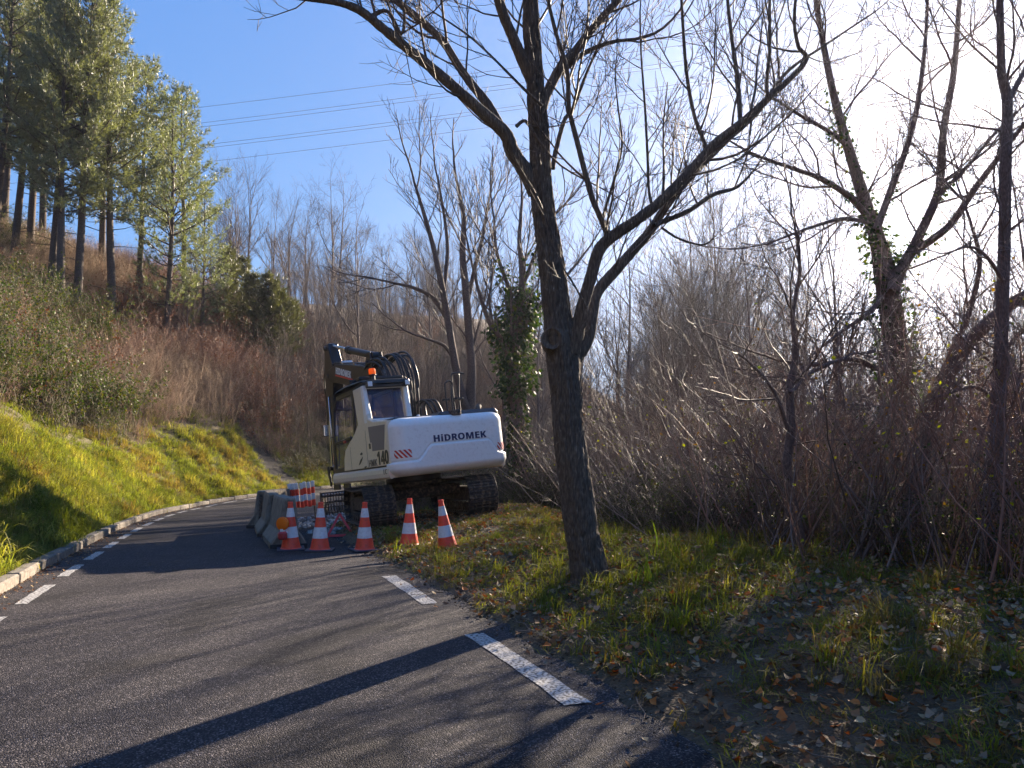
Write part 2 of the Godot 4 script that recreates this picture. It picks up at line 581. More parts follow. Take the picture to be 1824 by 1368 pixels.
func build_terrain() -> void:
	exc_t = Transform3D(Basis(Vector3.UP, 0.5395) * Basis(Vector3.RIGHT, -0.0758) * Basis(Vector3.BACK, 0.0849), Vector3(-1.965, 0.044, -16.62))
	var axis := func(lo: float, hi: float, c0: float, c1: float, fine: float, grow: float) -> PackedFloat32Array:
		var a := PackedFloat32Array()
		var s := c0
		var st := fine
		var left := []
		while s > lo:
			st = minf(st * grow, 30.0)
			s -= st
			left.append(s)
		left.reverse()
		for t in left:
			a.append(t)
		s = c0
		while s < c1:
			a.append(s)
			s += fine
		st = fine
		while s < hi:
			a.append(s)
			st = minf(st * grow, 30.0)
			s += st
		a.append(s)
		return a
	gx = axis.call(-420.0, 420.0, -16.0, 9.0, 0.22, 1.07)
	gz = axis.call(-600.0, 60.0, -33.0, -1.0, 0.22, 1.07)
	var nx := gx.size()
	var nzz := gz.size()
	gh.resize(nx * nzz)
	var cols := PackedColorArray()
	cols.resize(nx * nzz)
	for j in nzz:
		for i in nx:
			var x := gx[i]
			var z := gz[j]
			gh[j * nx + i] = raw_height(x, z)
			var dl := signed_dist(kerb, Vector2(x, z))
			var k := nz.get_noise_2d(x * 3.0 + 40.0, z * 3.0)
			var col := Color(0.14, 0.088, 0.05)
			var cut := in_cut(x, z)
			if dl > 0.0:
				var grass := 1.0 - smoothstep(2.6, 4.2, dl + k * 1.2)
				col = Color(0.12, 0.082, 0.055).lerp(Color(0.14, 0.135, 0.04), grass * clampf(0.75 + k, 0.0, 1.0))
			else:
				col = col.lerp(Color(0.06, 0.07, 0.022), clampf(0.2 + k * 0.9, 0.0, 0.7))
			if cut:
				col = Color(0.034, 0.025, 0.023)
			cols[j * nx + i] = col
	var bf := Buf.new()
	for j in nzz:
		for i in nx:
			bf.v.append(Vector3(gx[i], gh[j * nx + i], gz[j]))
			var i0 := maxi(i - 1, 0)
			var i1 := mini(i + 1, nx - 1)
			var j0 := maxi(j - 1, 0)
			var j1 := mini(j + 1, nzz - 1)
			var dx := (gh[j * nx + i1] - gh[j * nx + i0]) / (gx[i1] - gx[i0])
			var dz := (gh[j1 * nx + i] - gh[j0 * nx + i]) / (gz[j1] - gz[j0])
			bf.n.append(Vector3(-dx, 1, -dz).normalized())
			bf.uv.append(Vector2(gx[i], gz[j]))
			bf.c.append(cols[j * nx + i])
	for j in nzz - 1:
		for i in nx - 1:
			var a := j * nx + i
			bf.ix.append(a); bf.ix.append(a + 1); bf.ix.append(a + nx + 1)
			bf.ix.append(a); bf.ix.append(a + nx + 1); bf.ix.append(a + nx)
	single("ground", bf.mesh(), M.soil, "brown earth of the bank, verge and wooded slopes", "ground", "", "structure")

# the bare earth ramp dug into the bank past the bend
func in_cut(x: float, z: float) -> bool:
	var p := Vector2(x, z)
	var q := Geometry2D.get_closest_point_to_segment(p, Vector2(-9.0, -34.2), Vector2(-14.2, -38.2))
	return p.distance_to(q) < 0.55 + 0.9 * nz.get_noise_2d(x * 4.0, z * 4.0)

func hgt(x: float, z: float) -> float:
	var nx := gx.size()
	var i := clampi(gx.bsearch(x) - 1, 0, nx - 2)
	var j := clampi(gz.bsearch(z) - 1, 0, gz.size() - 2)
	var fx := clampf((x - gx[i]) / (gx[i + 1] - gx[i]), 0, 1)
	var fz := clampf((z - gz[j]) / (gz[j + 1] - gz[j]), 0, 1)
	var a := gh[j * nx + i]
	var b := gh[j * nx + i + 1]
	var c := gh[(j + 1) * nx + i]
	var d := gh[(j + 1) * nx + i + 1]
	return lerpf(lerpf(a, b, fx), lerpf(c, d, fx), fz)

func arc_points(c: PackedVector2Array) -> PackedFloat32Array:
	var s := PackedFloat32Array([0.0])
	for i in range(1, c.size()):
		s.append(s[i - 1] + c[i].distance_to(c[i - 1]))
	return s

func along(c: PackedVector2Array, s: PackedFloat32Array, d: float, off: float) -> Vector2:
	var i := clampi(s.bsearch(d) - 1, 0, c.size() - 2)
	var t := (d - s[i]) / (s[i + 1] - s[i])
	var p := c[i].lerp(c[i + 1], t)
	var e := (c[i + 1] - c[i]).normalized()
	return p + Vector2(-e.y, e.x) * off    # off > 0: to the right when walking away

func nearest_s(c: PackedVector2Array, s: PackedFloat32Array, p: Vector2) -> float:
	var bi := 0
	for i in c.size():
		if c[i].distance_squared_to(p) < c[bi].distance_squared_to(p):
			bi = i
	return s[bi]

func build_road() -> void:
	var ks := arc_points(kerb)
	var es := arc_points(edge)
	var road := Node3D.new()
	road.name = "road"
	add_child(road)
	meta(road, "grey asphalt country road bending away beneath a grassy bank", "road", "", "structure")
	var bf := Buf.new()
	var rows := 560
	var colsn := 26
	for i in rows:
		var t := float(i) / (rows - 1)
		var a := along(kerb, ks, t * (ks[-1] - 0.1), 0.0)
		var b := along(edge, es, t * (es[-1] - 0.1), 0.0)
		# ragged outer edge of the asphalt
		var dirn := (b - a).normalized()
		b += dirn * (nz2.get_noise_2d(b.x * 2.3, b.y * 2.3) * 0.16 + nz2.get_noise_2d(b.x * 7.0, b.y * 7.0) * 0.06)
		for j in colsn:
			var p := a.lerp(b, float(j) / (colsn - 1))
			bf.v.append(Vector3(p.x, road_y(p.y) - 0.012 * smoothstep(0.9, 1.0, float(j) / (colsn - 1)), p.y))
			bf.n.append(Vector3(0, 1, 0))
			bf.uv.append(p)
			# tar patches and worn stretches
			var k := nz.get_noise_2d(p.x * 2.2 + 9.0, p.y * 1.1)
			var k2 := nz2.get_noise_2d(p.x * 0.9, p.y * 0.5)
			var g := 1.0 + 0.22 * k2 + 0.3 * k
			var dark := smoothstep(0.22, 0.3, nz.get_noise_2d(p.x * 3.1, p.y * 2.0 + 77.0))
			g *= 1.0 - 0.42 * dark
			bf.c.append(Color(g, g * 0.99, g * 0.985))
	for i in rows - 1:
		for j in colsn - 1:
			var a := i * colsn + j
			bf.ix.append(a); bf.ix.append(a + colsn); bf.ix.append(a + colsn + 1)
			bf.ix.append(a); bf.ix.append(a + colsn + 1); bf.ix.append(a + 1)
	part("asphalt", bf.mesh(), M.asphalt, road)
	# painted dashes beside the kerb
	var s0 := nearest_s(kerb, ks, Vector2(-5.0, -7.2))
	var d := s0 - 1.05 - 1.72 * 3
	while d < s0 + 26.0:
		dash(road, kerb, ks, d, d + 1.12, 0.36, 0.12)
		d += 1.72
	# and along the outer edge
	for q in [[Vector2(-1.5, -9.6), Vector2(-0.79, -7.95)], [Vector2(-0.42, -6.86), Vector2(0.38, -5.08)], [Vector2(1.05, -3.8), Vector2(1.75, -2.2)]]:
		var sa := nearest_s(edge, es, q[1])
		var ln: float = q[0].distance_to(q[1])
		dash(road, edge, es, sa, sa + ln, -0.33, 0.17)
	# kerb stones
	var kd := nearest_s(kerb, ks, Vector2(-4.6, -5.6))
	var n := 0
	var kerb_root := Node3D.new()
	kerb_root.name = "kerb"
	add_child(kerb_root)
	meta(kerb_root, "row of pale concrete kerb stones under the grassy bank", "kerb", "", "structure")
	while n < 34:
		var a := along(kerb, ks, kd + 0.006, -0.075)
		var b := along(kerb, ks, kd + 0.985, -0.075)
		var mid := (a + b) / 2.0
		var e := (b - a)
		var y := road_y(mid.y)
		var kb := Buf.new()
		var r := rng.randf_range(-0.012, 0.012)
		kb.box(-0.075, 0.085, -0.14, 0.122 + r * 0.25, -e.length() / 2.0, e.length() / 2.0, 0.018)
		var o := part("kerb_stone", kb.mesh(), M.kerb, kerb_root)
		o.transform = Transform3D(Basis(Vector3.UP, atan2(-e.x, -e.y)) * Basis(Vector3.RIGHT, -0.03 if mid.y < -10 else 0.0) * Basis(Vector3.BACK, rng.randf_range(-0.02, 0.02)), Vector3(mid.x, y, mid.y))
		o.transform.origin.x += r * 0.4
		kd += 1.0
		n += 1

func dash(road: Node3D, c: PackedVector2Array, s: PackedFloat32Array, d0: float, d1: float, off: float, w: float) -> void:
	var bf := Buf.new()
	var m := 10
	for i in m + 1:
		var d := lerpf(d0, d1, float(i) / m)
		for sd in [-0.5, 0.5]:
			var wob := nz2.get_noise_2d(d * 6.0, sd * 50.0 + off * 9.0) * 0.018
			var p := along(c, s, d, off + sd * w + wob)
			bf.v.append(Vector3(p.x, road_y(p.y) + 0.004, p.y))
			bf.n.append(Vector3.UP)
			bf.uv.append(p)
			bf.c.append(Color.WHITE)
	for i in m:
		var a := i * 2
		bf.ix.append(a); bf.ix.append(a + 2); bf.ix.append(a + 3)
		bf.ix.append(a); bf.ix.append(a + 3); bf.ix.append(a + 1)
	part("painted_dash", bf.mesh(), M.paint, road)

# ---------------------------------------------------------------- excavator
func vv(a: Array) -> Array:
	var o := []
	for p in a:
		o.append(Vector2(p[0], p[1]))
	return o

func smooth_path(src: Array, m := 6) -> PackedVector3Array:
	var out := PackedVector3Array()
	for i in src.size() - 1:
		var p0: Vector3 = src[maxi(i - 1, 0)]
		var p1: Vector3 = src[i]
		var p2: Vector3 = src[i + 1]
		var p3: Vector3 = src[mini(i + 2, src.size() - 1)]
		for k in m:
			out.append(p1.cubic_interpolate(p2, p0, p3, float(k) / m))
	out.append(src[-1])
	return out

func even(m: int, r: float) -> PackedFloat32Array:
	var a := PackedFloat32Array()
	a.resize(m)
	a.fill(r)
	return a

func pipe(parent: Node3D, called: String, src: Array, r: float, ma: Material, k := 8) -> MeshInstance3D:
	var p := smooth_path(src)
	var b := Buf.new()
	b.tube(p, even(p.size(), r), k, Color.WHITE, true)
	return part(called, b.mesh(), ma, parent)

func boxed(parent: Node3D, called: String, x0: float, x1: float, y0: float, y1: float, z0: float, z1: float, bev: float, ma: Material, xf := Transform3D()) -> MeshInstance3D:
	var b := Buf.new()
	b.box(x0, x1, y0, y1, z0, z1, bev, xf)
	return part(called, b.mesh(), ma, parent)

func lettering(parent: Node3D, called: String, words: String, high: float, wide: float, at_t: Transform3D, ma: Material, bold := 700, slant := 0.0) -> void:
	var t := TextMesh.new()
	var f := SystemFont.new()
	f.font_names = PackedStringArray(["Droid Sans"])
	f.font_weight = bold
	var fv := FontVariation.new()
	fv.base_font = f
	fv.variation_embolden = 0.45 if bold > 500 else 0.0
	t.font = fv
	t.text = words
	t.font_size = 64
	t.pixel_size = 0.01
	t.depth = 0.02
	t.curve_step = 1.0
	var bb := t.get_aabb()
	var o := part(called, t, ma, parent)
	var sx := wide / maxf(bb.size.x, 0.01)
	var sy := high / maxf(bb.size.y, 0.01)
	var bs := Basis(Vector3(sx, 0, 0), Vector3(slant * sy, sy, 0), Vector3(0, 0, 0.3))
	var mid := bb.position + bb.size / 2.0
	o.transform = at_t * Transform3D(bs, -(bs * Vector3(mid.x, mid.y, 0)))

func build_excavator() -> void:
	var ex := thing("excavator", "white tracked excavator with black boom parked on the verge behind the cones", "excavator", exc_t)
	# ---- undercarriage
	var uc := Transform3D(Basis(Vector3.UP, -0.226), Vector3(0, 0, -0.05))
	var shoe := Buf.new()
	shoe.box(-0.29, 0.29, -0.016, 0.006, -0.092, 0.092, 0.006)
	for g in [-0.062, 0.0, 0.062]:
		shoe.box(-0.285, 0.285, 0.0061, 0.03, g - 0.009, g + 0.009, 0.005)
	for g in [-0.17, 0.17]:
		shoe.box(g - 0.04, g + 0.04, -0.045, -0.0165, -0.07, 0.07, 0.01)
	var shoe_mesh := shoe.mesh()
	var wheel := Buf.new()
	wheel.lathe(vv([[0.0, -0.16], [0.24, -0.16], [0.31, -0.13], [0.31, 0.13], [0.24, 0.16], [0.0, 0.16]]), 24, Transform3D(Basis(Vector3.BACK, PI / 2.0), Vector3.ZERO))
	var wheel_mesh := wheel.mesh()
	var roller := Buf.new()
	roller.lathe(vv([[0.0, -0.19], [0.09, -0.19], [0.10, -0.1], [0.075, -0.09], [0.075, 0.09], [0.10, 0.1], [0.09, 0.19], [0.0, 0.19]]), 16, Transform3D(Basis(Vector3.BACK, PI / 2.0), Vector3.ZERO))
	var roller_mesh := roller.mesh()
	for sx in [-1.0, 1.0]:
		var tr := Node3D.new()
		tr.name = "track"
		ex.add_child(tr, true)
		tr.transform = uc * Transform3D(Basis(), Vector3(sx * 0.995, 0, 0))
		var rad := 0.355
		var half := 1.43
		var yc := 0.39
		var per := 4.0 * half + TAU * rad
		var cnt := 43
		for i in cnt:
			var s := per * i / cnt
			var p := Vector3.ZERO
			var th := 0.0   # outward direction in the yz plane
			if s < 2.0 * half:
				p = Vector3(0, yc + rad - 0.03 * sin(PI * s / (2.0 * half)), half - s); th = PI / 2.0
			elif s < 2.0 * half + PI * rad:
				th = PI / 2.0 + (s - 2.0 * half) / rad
				p = Vector3(0, yc + rad * sin(th), -half + rad * cos(th))
			elif s < 4.0 * half + PI * rad:
				p = Vector3(0, yc - rad, -half + (s - 2.0 * half - PI * rad)); th = -PI / 2.0
			else:
				th = -PI / 2.0 + (s - 4.0 * half - PI * rad) / rad
				p = Vector3(0, yc + rad * sin(th), half + rad * cos(th))
			var up := Vector3(0, sin(th), cos(th))
			var o := part("track_shoe", shoe_mesh, M.track, tr)
			o.transform = Transform3D(Basis(Vector3.RIGHT, up, Vector3.RIGHT.cross(up)), p)
		var fr := Buf.new()
		fr.prism(vv([[-1.25, 0.28], [1.25, 0.28], [1.3, 0.42], [1.1, 0.56], [-1.1, 0.56], [-1.3, 0.42]]), -0.14, 0.14, 0.02)
		part("track_frame", fr.mesh(), M.track, tr)
		part("sprocket", wheel_mesh, M.track, tr).position = Vector3(0, yc, half)
		part("idler", wheel_mesh, M.track, tr).position = Vector3(0, yc, -half)
		for k in 7:
			part("roller", roller_mesh, M.track, tr).position = Vector3(0, 0.16, -1.08 + 0.36 * k)
	var cb := Buf.new()
	cb.box(-0.86, 0.86, 0.42, 0.66, -0.55, 0.55, 0.04)
	cb.box(-0.5, 0.5, 0.661, 0.80, -0.5, 0.5, 0.05)
	part("car_body", cb.mesh(), M.track, ex).transform = uc
	var sr := Buf.new()
	sr.lathe(vv([[0.0, 0.78], [0.56, 0.78], [0.58, 0.80], [0.58, 0.93], [0.0, 0.93]]), 32)
	part("slew_ring", sr.mesh(), M.black, ex)
	# ---- platform
	boxed(ex, "deck", -1.02, 1.02, 0.90, 1.12, -1.45, 1.75, 0.03, M.black)
	var sk := Buf.new()
	var prof := vv([[-1.16, 0.90], [-1.20, 0.885], [-1.235, 0.92], [-1.245, 1.0], [-1.235, 1.07], [-1.20, 1.12], [-1.0, 1.12], [-1.0, 0.90]])
	for sx in [1.0, -1.0]:
		for i in prof.size():
			var a: Vector2 = prof[i]
			var b: Vector2 = prof[(i + 1) % prof.size()]
			var mid := (a + b) / 2.0 - Vector2(-1.1, 1.0)
			sk.quad(Vector3(a.x * sx, a.y, -1.5), Vector3(b.x * sx, b.y, -1.5), Vector3(b.x * sx, b.y, 1.72), Vector3(a.x * sx, a.y, 1.72), Vector3(mid.x * sx, mid.y, 0))
		for i in range(1, prof.size() - 1):
			for z in [-1.5, 1.72]:
				var a0: Vector2 = prof[0]
				var a1: Vector2 = prof[i]
				var a2: Vector2 = prof[i + 1]
				sk.tri(Vector3(a0.x * sx, a0.y, z), Vector3(a1.x * sx, a1.y, z), Vector3(a2.x * sx, a2.y, z), Vector3(0, 0, signf(z)))
	part("skirt", sk.mesh(), M.beige, ex)
	# ---- body sides
	var sd := Buf.new()
	sd.prism(vv([[-0.80, 1.132], [-0.74, 1.40], [-0.62, 1.58], [-0.28, 1.74], [0.02, 1.88], [0.25, 2.04], [0.12, 2.74], [0.62, 2.76], [0.80, 2.10], [1.05, 2.02], [1.74, 1.965], [1.74, 1.132]]), -1.215, -1.10, 0.018)
	part("side_panel", sd.mesh(), M.beige, ex)
	var seam := Buf.new()
	seam.prism(vv([[0.62, 1.15], [0.632, 1.15], [0.632, 1.88], [0.62, 1.88]]), -1.2175, -1.2, 0.001)
	part("panel_seam", seam.mesh(), M.black, ex)
	seam = Buf.new()
	seam.prism(vv([[-0.32, 1.15], [-0.31, 1.15], [-0.31, 1.62], [-0.32, 1.62]]), -1.2175, -1.2, 0.001)
	part("panel_seam", seam.mesh(), M.black, ex)
	var gp := Buf.new()
	gp.prism(vv([[0.92, 1.45], [1.52, 1.44], [1.66, 1.90], [0.80, 1.93], [0.84, 1.62], [0.92, 1.62]]), -1.219, -1.19, 0.002)
	part("side_vent_panel", gp.mesh(), M.grey, ex)
	var lk := Buf.new()
	lk.box(-1.222, -1.19, 1.50, 1.61, 0.76, 0.85, 0.008)
	part("door_lock", lk.mesh(), M.black, ex)
	var em := Buf.new()
	em.prism(vv([[0.1, 1.22], [0.22, 1.32], [0.38, 1.38], [0.30, 1.30], [0.2, 1.24]]), -1.219, -1.2, 0.001)
	part("emblem", em.mesh(), M.black, ex)
	em = Buf.new()
	em.prism(vv([[0.22, 1.44], [0.34, 1.47], [0.38, 1.43], [0.28, 1.41]]), -1.219, -1.2, 0.001)
	part("emblem", em.mesh(), M.black, ex)
	em = Buf.new()
	em.prism(vv([[0.40, 1.17], [0.52, 1.19], [0.54, 1.16], [0.44, 1.145]]), -1.219, -1.2, 0.001)
	part("emblem", em.mesh(), M.black, ex)
	var left := Basis(Vector3.UP, -PI / 2.0)
	lettering(ex, "model_letters", "HMK", 0.13, 0.42, Transform3D(left, Vector3(-1.219, 1.225, 0.90)), M.black, 400)
	lettering(ex, "model_number", "140", 0.26, 0.56, Transform3D(left, Vector3(-1.219, 1.30, 1.42)), M.black)
	lettering(ex, "model_suffix", "LC", 0.09, 0.16, Transform3D(left, Vector3(-1.247, 1.03, 1.55)), M.black, 400)
	var ul := Buf.new()
	ul.prism(vv([[-0.78, 1.133], [1.72, 1.133], [1.72, 1.146], [-0.78, 1.146]]), -1.219, -1.2, 0.001)
	part("sill_line", ul.mesh(), M.black, ex)
	boxed(ex, "tank_body", 0.42, 1.215, 1.121, 1.86, -1.25, 1.73, 0.06, M.white)
	boxed(ex, "engine_hood", -0.18, 1.16, 1.40, 2.055, -0.25, 1.86, 0.07, M.black)
	boxed(ex, "engine_hood", -1.10, -0.19, 1.40, 2.01, 0.82, 1.80, 0.05, M.black)
	# ---- counterweight
	part("counterweight", counterweight_mesh(), M.white, ex)
	lettering(ex, "maker_name", "HiDROMEK", 0.135, 1.13, Transform3D(Basis(), Vector3(0.155, 1.545, 2.0005)), M.navy, 700)
	for sp in [[-1.215, 1.315, 0.34, 0.15], [0.93, 1.285, 0.34, 0.14]]:
		var hz := Node3D.new()
		hz.name = "hazard_sticker"
		ex.add_child(hz, true)
		hz.position = Vector3(0, sp[1], 0)
		var w: float = sp[2]
		var hh: float = sp[3] / 2.0
		var bk := Buf.new()
		for i in 12:
			var a := corner(sp[0] + w * i / 12.0, 0.004)
			var b := corner(sp[0] + w * (i + 1) / 12.0, 0.004)
			bk.quad(a + Vector3.DOWN * hh, b + Vector3.DOWN * hh, b + Vector3.UP * hh, a + Vector3.UP * hh, Vector3(signf(sp[0]) * 0.5, 0, 1))
		part("backing", bk.mesh(), M.white_print, hz)
		for k in 5:
			var st := Buf.new()
			var some := false
			for r in 8:
				var y0 := lerpf(-hh, hh, r / 8.0)
				var y1 := lerpf(-hh, hh, (r + 1) / 8.0)
				for q in 4:
					var e := func(y: float, f: float) -> float:
						return clampf(k * w / 4.0 - (y + hh) * 0.85 + 0.045 + f * 0.046, 0.0, w)
					var s00: float = e.call(y0, q / 4.0)
					var s01: float = e.call(y0, (q + 1) / 4.0)
					if s01 - s00 < 0.001:
						continue
					some = true
					var s10: float = e.call(y1, q / 4.0)
					var s11: float = e.call(y1, (q + 1) / 4.0)
					st.quad(corner(sp[0] + s00, 0.0065) + Vector3.UP * y0, corner(sp[0] + s01, 0.0065) + Vector3.UP * y0, corner(sp[0] + s11, 0.0065) + Vector3.UP * y1, corner(sp[0] + s10, 0.0065) + Vector3.UP * y1, Vector3(signf(sp[0]) * 0.5, 0, 1))
			if some:
				part("red_stripe", st.mesh(), M.red, hz)
	boxed(ex, "rear_camera", 0.06, 0.25, 1.955, 2.06, 1.78, 1.96, 0.015, M.rust)
	var cl := Buf.new()
	cl.rod(Vector3(0.2, 2.005, 1.95), Vector3(0.2, 2.005, 1.975), 0.03)
	part("camera_lens", cl.mesh(), M.black, ex)
	for x in [-0.55, 0.62, 0.95]:
		var lug := Buf.new()
		lug.lathe(vv([[0.04, 1.96], [0.04, 2.01], [0.02, 2.03], [0.0, 2.03]]), 12, Transform3D(Basis(), Vector3(x, 0, 1.72)))
		part("lifting_eye", lug.mesh(), M.white, ex)
	# ---- cab
	cab(ex)
	# ---- boom, arm, bucket
	var x0 := 0.0
	var x1 := 0.36
	var bm := Buf.new()
	bm.prism(vv([[-0.05, 1.6], [-0.5, 1.5], [-1.0, 2.05], [-1.6, 2.62], [-2.2, 2.98], [-3.1, 3.2], [-4.3, 3.47], [-4.95, 3.58], [-5.12, 3.72], [-4.95, 3.9], [-4.3, 3.97], [-3.4, 3.82], [-2.55, 3.65], [-2.0, 3.52], [-1.55, 3.3], [-1.0, 2.8], [-0.45, 2.2], [0.05, 1.8]]), x0, x1, 0.025)
	part("boom", bm.mesh(), M.boom, ex)
	var slope := atan2(0.36, 1.18)
	lettering(ex, "boom_name", "HIDROMEK", 0.17, 1.12, Transform3D(left * Basis(Vector3.BACK, -slope * 0.86), Vector3(-0.003, 3.655, -3.72)), M.white_print, 700)
	var un := Buf.new()
	un.prism(vv([[-4.34, 3.66], [-3.10, 3.36], [-3.08, 3.40], [-4.32, 3.70]]), -0.006, 0.01, 0.001)
	part("boom_underline", un.mesh(), M.red, ex)
	var am := Buf.new()
	am.prism(vv([[-5.06, 4.62], [-4.84, 4.60], [-4.60, 4.02], [-4.60, 3.62], [-4.78, 3.2], [-4.90, 2.4], [-5.02, 1.0], [-5.2, 0.92], [-5.30, 1.05], [-5.30, 2.4], [-5.34, 3.3], [-5.30, 3.9], [-5.16, 4.4]]), 0.03, 0.33, 0.02)
	part("arm", am.mesh(), M.boom, ex)
	for pq in [[-4.95, 3.74], [-4.95, 4.5], [-5.12, 1.08], [-2.0, 3.62], [-2.9, 3.3]]:
		var pin := Buf.new()
		pin.rod(Vector3(-0.04, pq[1], pq[0]), Vector3(0.40, pq[1], pq[0]), 0.06, 14)
		part("pivot_pin", pin.mesh(), M.black, ex)
	ram(ex, Vector3(0.18, 3.78, -1.95), Vector3(0.18, 4.55, -4.92), 0.085, 0.05, 0.58)
	ram(ex, Vector3(-0.10, 1.35, -1.55), Vector3(-0.10, 3.28, -2.9), 0.075, 0.045, 0.6)
	ram(ex, Vector3(0.46, 1.35, -1.55), Vector3(0.46, 3.28, -2.9), 0.075, 0.045, 0.6)
	ram(ex, Vector3(0.10, 3.4, -5.38), Vector3(0.10, 1.30, -5.50), 0.065, 0.04, 0.45)
	for bk in [0.02, 0.30]:
		var br := Buf.new()
		br.prism(vv([[-1.8, 3.35], [-2.3, 3.5], [-2.05, 3.88], [-1.88, 3.86]]), bk, bk + 0.035, 0.005)
		part("cylinder_bracket", br.mesh(), M.boom, ex)
	# hydraulic hoses looping from the deck over the boom
	for k in 13:
		var x := -0.02 + 0.036 * k
		var w := rng.randf_range(-0.1, 0.1)
		var f := rng.randf_range(0.0, 1.0)
		pipe(ex, "hydraulic_hose", [Vector3(clampf(x, 0.02, 0.34), 3.50, -2.3 + 0.07 * k), Vector3(x, 3.62 + w * 0.6, -1.85 + 0.07 * k), Vector3(x + 0.02, 3.50 + w, -1.35 + 0.07 * k), Vector3(x + 0.03, 3.05 + w, -0.98 + 0.06 * k), Vector3(x * 0.9 + 0.05, 2.5, -0.75 + w + 0.04 * k), Vector3(x * 0.8 + 0.06, 1.95, -0.45 + 0.1 * f)], 0.024, M.rubber)
	for k in 3:
		pipe(ex, "hydraulic_hose", [Vector3(0.35 + 0.12 * k, 2.0, -0.3), Vector3(0.4 + 0.12 * k, 2.42, -0.45), Vector3(0.52 + 0.12 * k, 2.45, -0.15), Vector3(0.62 + 0.1 * k, 2.02, 0.1)], 0.024, M.rubber)
	for k in 3:
		pipe(ex, "boom_pipe", [Vector3(0.06 + 0.09 * k, 3.60, -2.3), Vector3(0.06 + 0.09 * k, 3.74, -2.8), Vector3(0.06 + 0.09 * k, 3.96, -4.1), Vector3(0.06 + 0.09 * k, 4.02, -4.5), Vector3(0.05 + 0.1 * k, 3.9, -5.3), Vector3(0.05 + 0.1 * k, 3.4, -5.42)], 0.016, M.rubber)
	for k in 2:
		boxed(ex, "pipe_clamp", 0.03, 0.33, 3.72 + 0.2 * k, 3.79 + 0.2 * k, -3.05 - 0.9 * k, -2.99 - 0.9 * k, 0.006, M.steel)
	for k in 2:
		pipe(ex, "arm_hose", [Vector3(0.0, 3.2, -4.95 - 0.1 * k), Vector3(-0.02 - 0.03 * k, 2.6, -4.92), Vector3(-0.05, 2.0, -4.98 + 0.06 * k), Vector3(-0.01, 1.25, -5.05)], 0.016, M.rubber if k == 0 else M.steel)
	# quick coupler and bucket
	for x in [0.02, 0.30]:
		var qc := Buf.new()
		qc.prism(vv([[-5.36, 0.72], [-4.86, 0.72], [-4.88, 0.88], [-5.02, 1.16], [-5.2, 1.18], [-5.3, 1.0]]), x, x + 0.045, 0.006)
		part("coupler_plate", qc.mesh(), M.black, ex)
	for x in [-0.06, 0.38]:
		var lkn := Buf.new()
		lkn.prism(vv([[-5.54, 1.32], [-5.44, 1.36], [-5.26, 0.86], [-5.36, 0.82]]), x, x + 0.04, 0.006)
		part("bucket_link", lkn.mesh(), M.black, ex)
	var bu := Node3D.new()
	bu.name = "bucket"
	ex.add_child(bu, true)
	# the coupler turns: the bucket is swung towards the road
	bu.transform = Transform3D(Basis(), Vector3(0.05, 0, -5.2)) * Transform3D(Basis(Vector3.UP, -0.50), Vector3.ZERO) * Transform3D(Basis(), Vector3(-0.17, 0, 5.2))
	var bx0 := -0.22
	var bx1 := 0.56
	for x in [bx0, bx1 - 0.03]:
		var sp2 := Buf.new()
		sp2.prism(vv([[-4.86, 0.70], [-5.42, 0.72], [-5.66, 0.42], [-5.62, 0.12], [-5.3, 0.03], [-4.92, 0.10]]), x, x + 0.03, 0.006)
		part("side_plate", sp2.mesh(), M.rust, bu)
	boxed(bu, "top_beam", bx0 + 0.031, bx1 - 0.031, 0.56, 0.69, -4.93, -4.87, 0.008, M.black)
	for k in 9:
		var hole := Buf.new()
		var hx := bx0 + 0.09 + k * 0.075
		hole.lathe(vv([[0.012, -4.869], [0.024, -4.866], [0.024, -4.86], [0.012, -4.858]]), 10, Transform3D(Basis(Vector3.RIGHT, PI / 2.0) * Basis(), Vector3(hx, 0.63, 0)) * Transform3D())
		part("bolt", hole.mesh(), M.steel, bu).visible = true
	for k in 10:
		var gx0 := bx0 + 0.05 + k * 0.072
		var gb := Buf.new()
		var pth := smooth_path([Vector3(gx0, 0.56, -4.91), Vector3(gx0, 0.30, -4.90), Vector3(gx0, 0.09, -5.0), Vector3(gx0, 0.05, -5.35), Vector3(gx0, 0.25, -5.62)], 4)
		gb.tube(pth, even(pth.size(), 0.013), 6, Color.WHITE, true)
		part("grid_bar", gb.mesh(), M.rust, bu)
	for yq in [0.43, 0.30, 0.16]:
		var cbq := Buf.new()
		cbq.rod(Vector3(bx0 + 0.03, yq, -4.925), Vector3(bx1 - 0.03, yq, -4.925), 0.012, 6)
		part("cross_bar", cbq.mesh(), M.rust, bu)
	boxed(bu, "cutting_lip", bx0 + 0.031, bx1 - 0.031, 0.38, 0.44, -5.70, -5.60, 0.008, M.rust)
	# ---- rails, exhaust
	for rr in [[0.80, 2.80, 0.30, 0.10], [1.02, 2.98, 0.22, 0.0]]:
		var z: float = rr[2]
		pipe(ex, "handrail", [Vector3(rr[0], 1.95, z), Vector3(rr[0], rr[1] - 0.12, z - 0.02), Vector3(rr[0] + 0.05, rr[1], z - 0.02), Vector3(rr[0] + 0.14, rr[1] + 0.02, z - 0.04), Vector3(rr[0] + 0.2, rr[1] - 0.05, z - 0.05), Vector3(rr[0] + 0.14, 2.5, z - 0.03), Vector3(rr[0] + 0.13, 1.95, z)], 0.018, M.black)
	pipe(ex, "handrail", [Vector3(1.04, 2.99, 0.20), Vector3(1.2, 3.0, 0.20), Vector3(1.34, 2.98, 0.19)], 0.019, M.black)
	boxed(ex, "rail_step", 1.0, 1.24, 2.42, 2.46, 0.14, 0.24, 0.008, M.black)
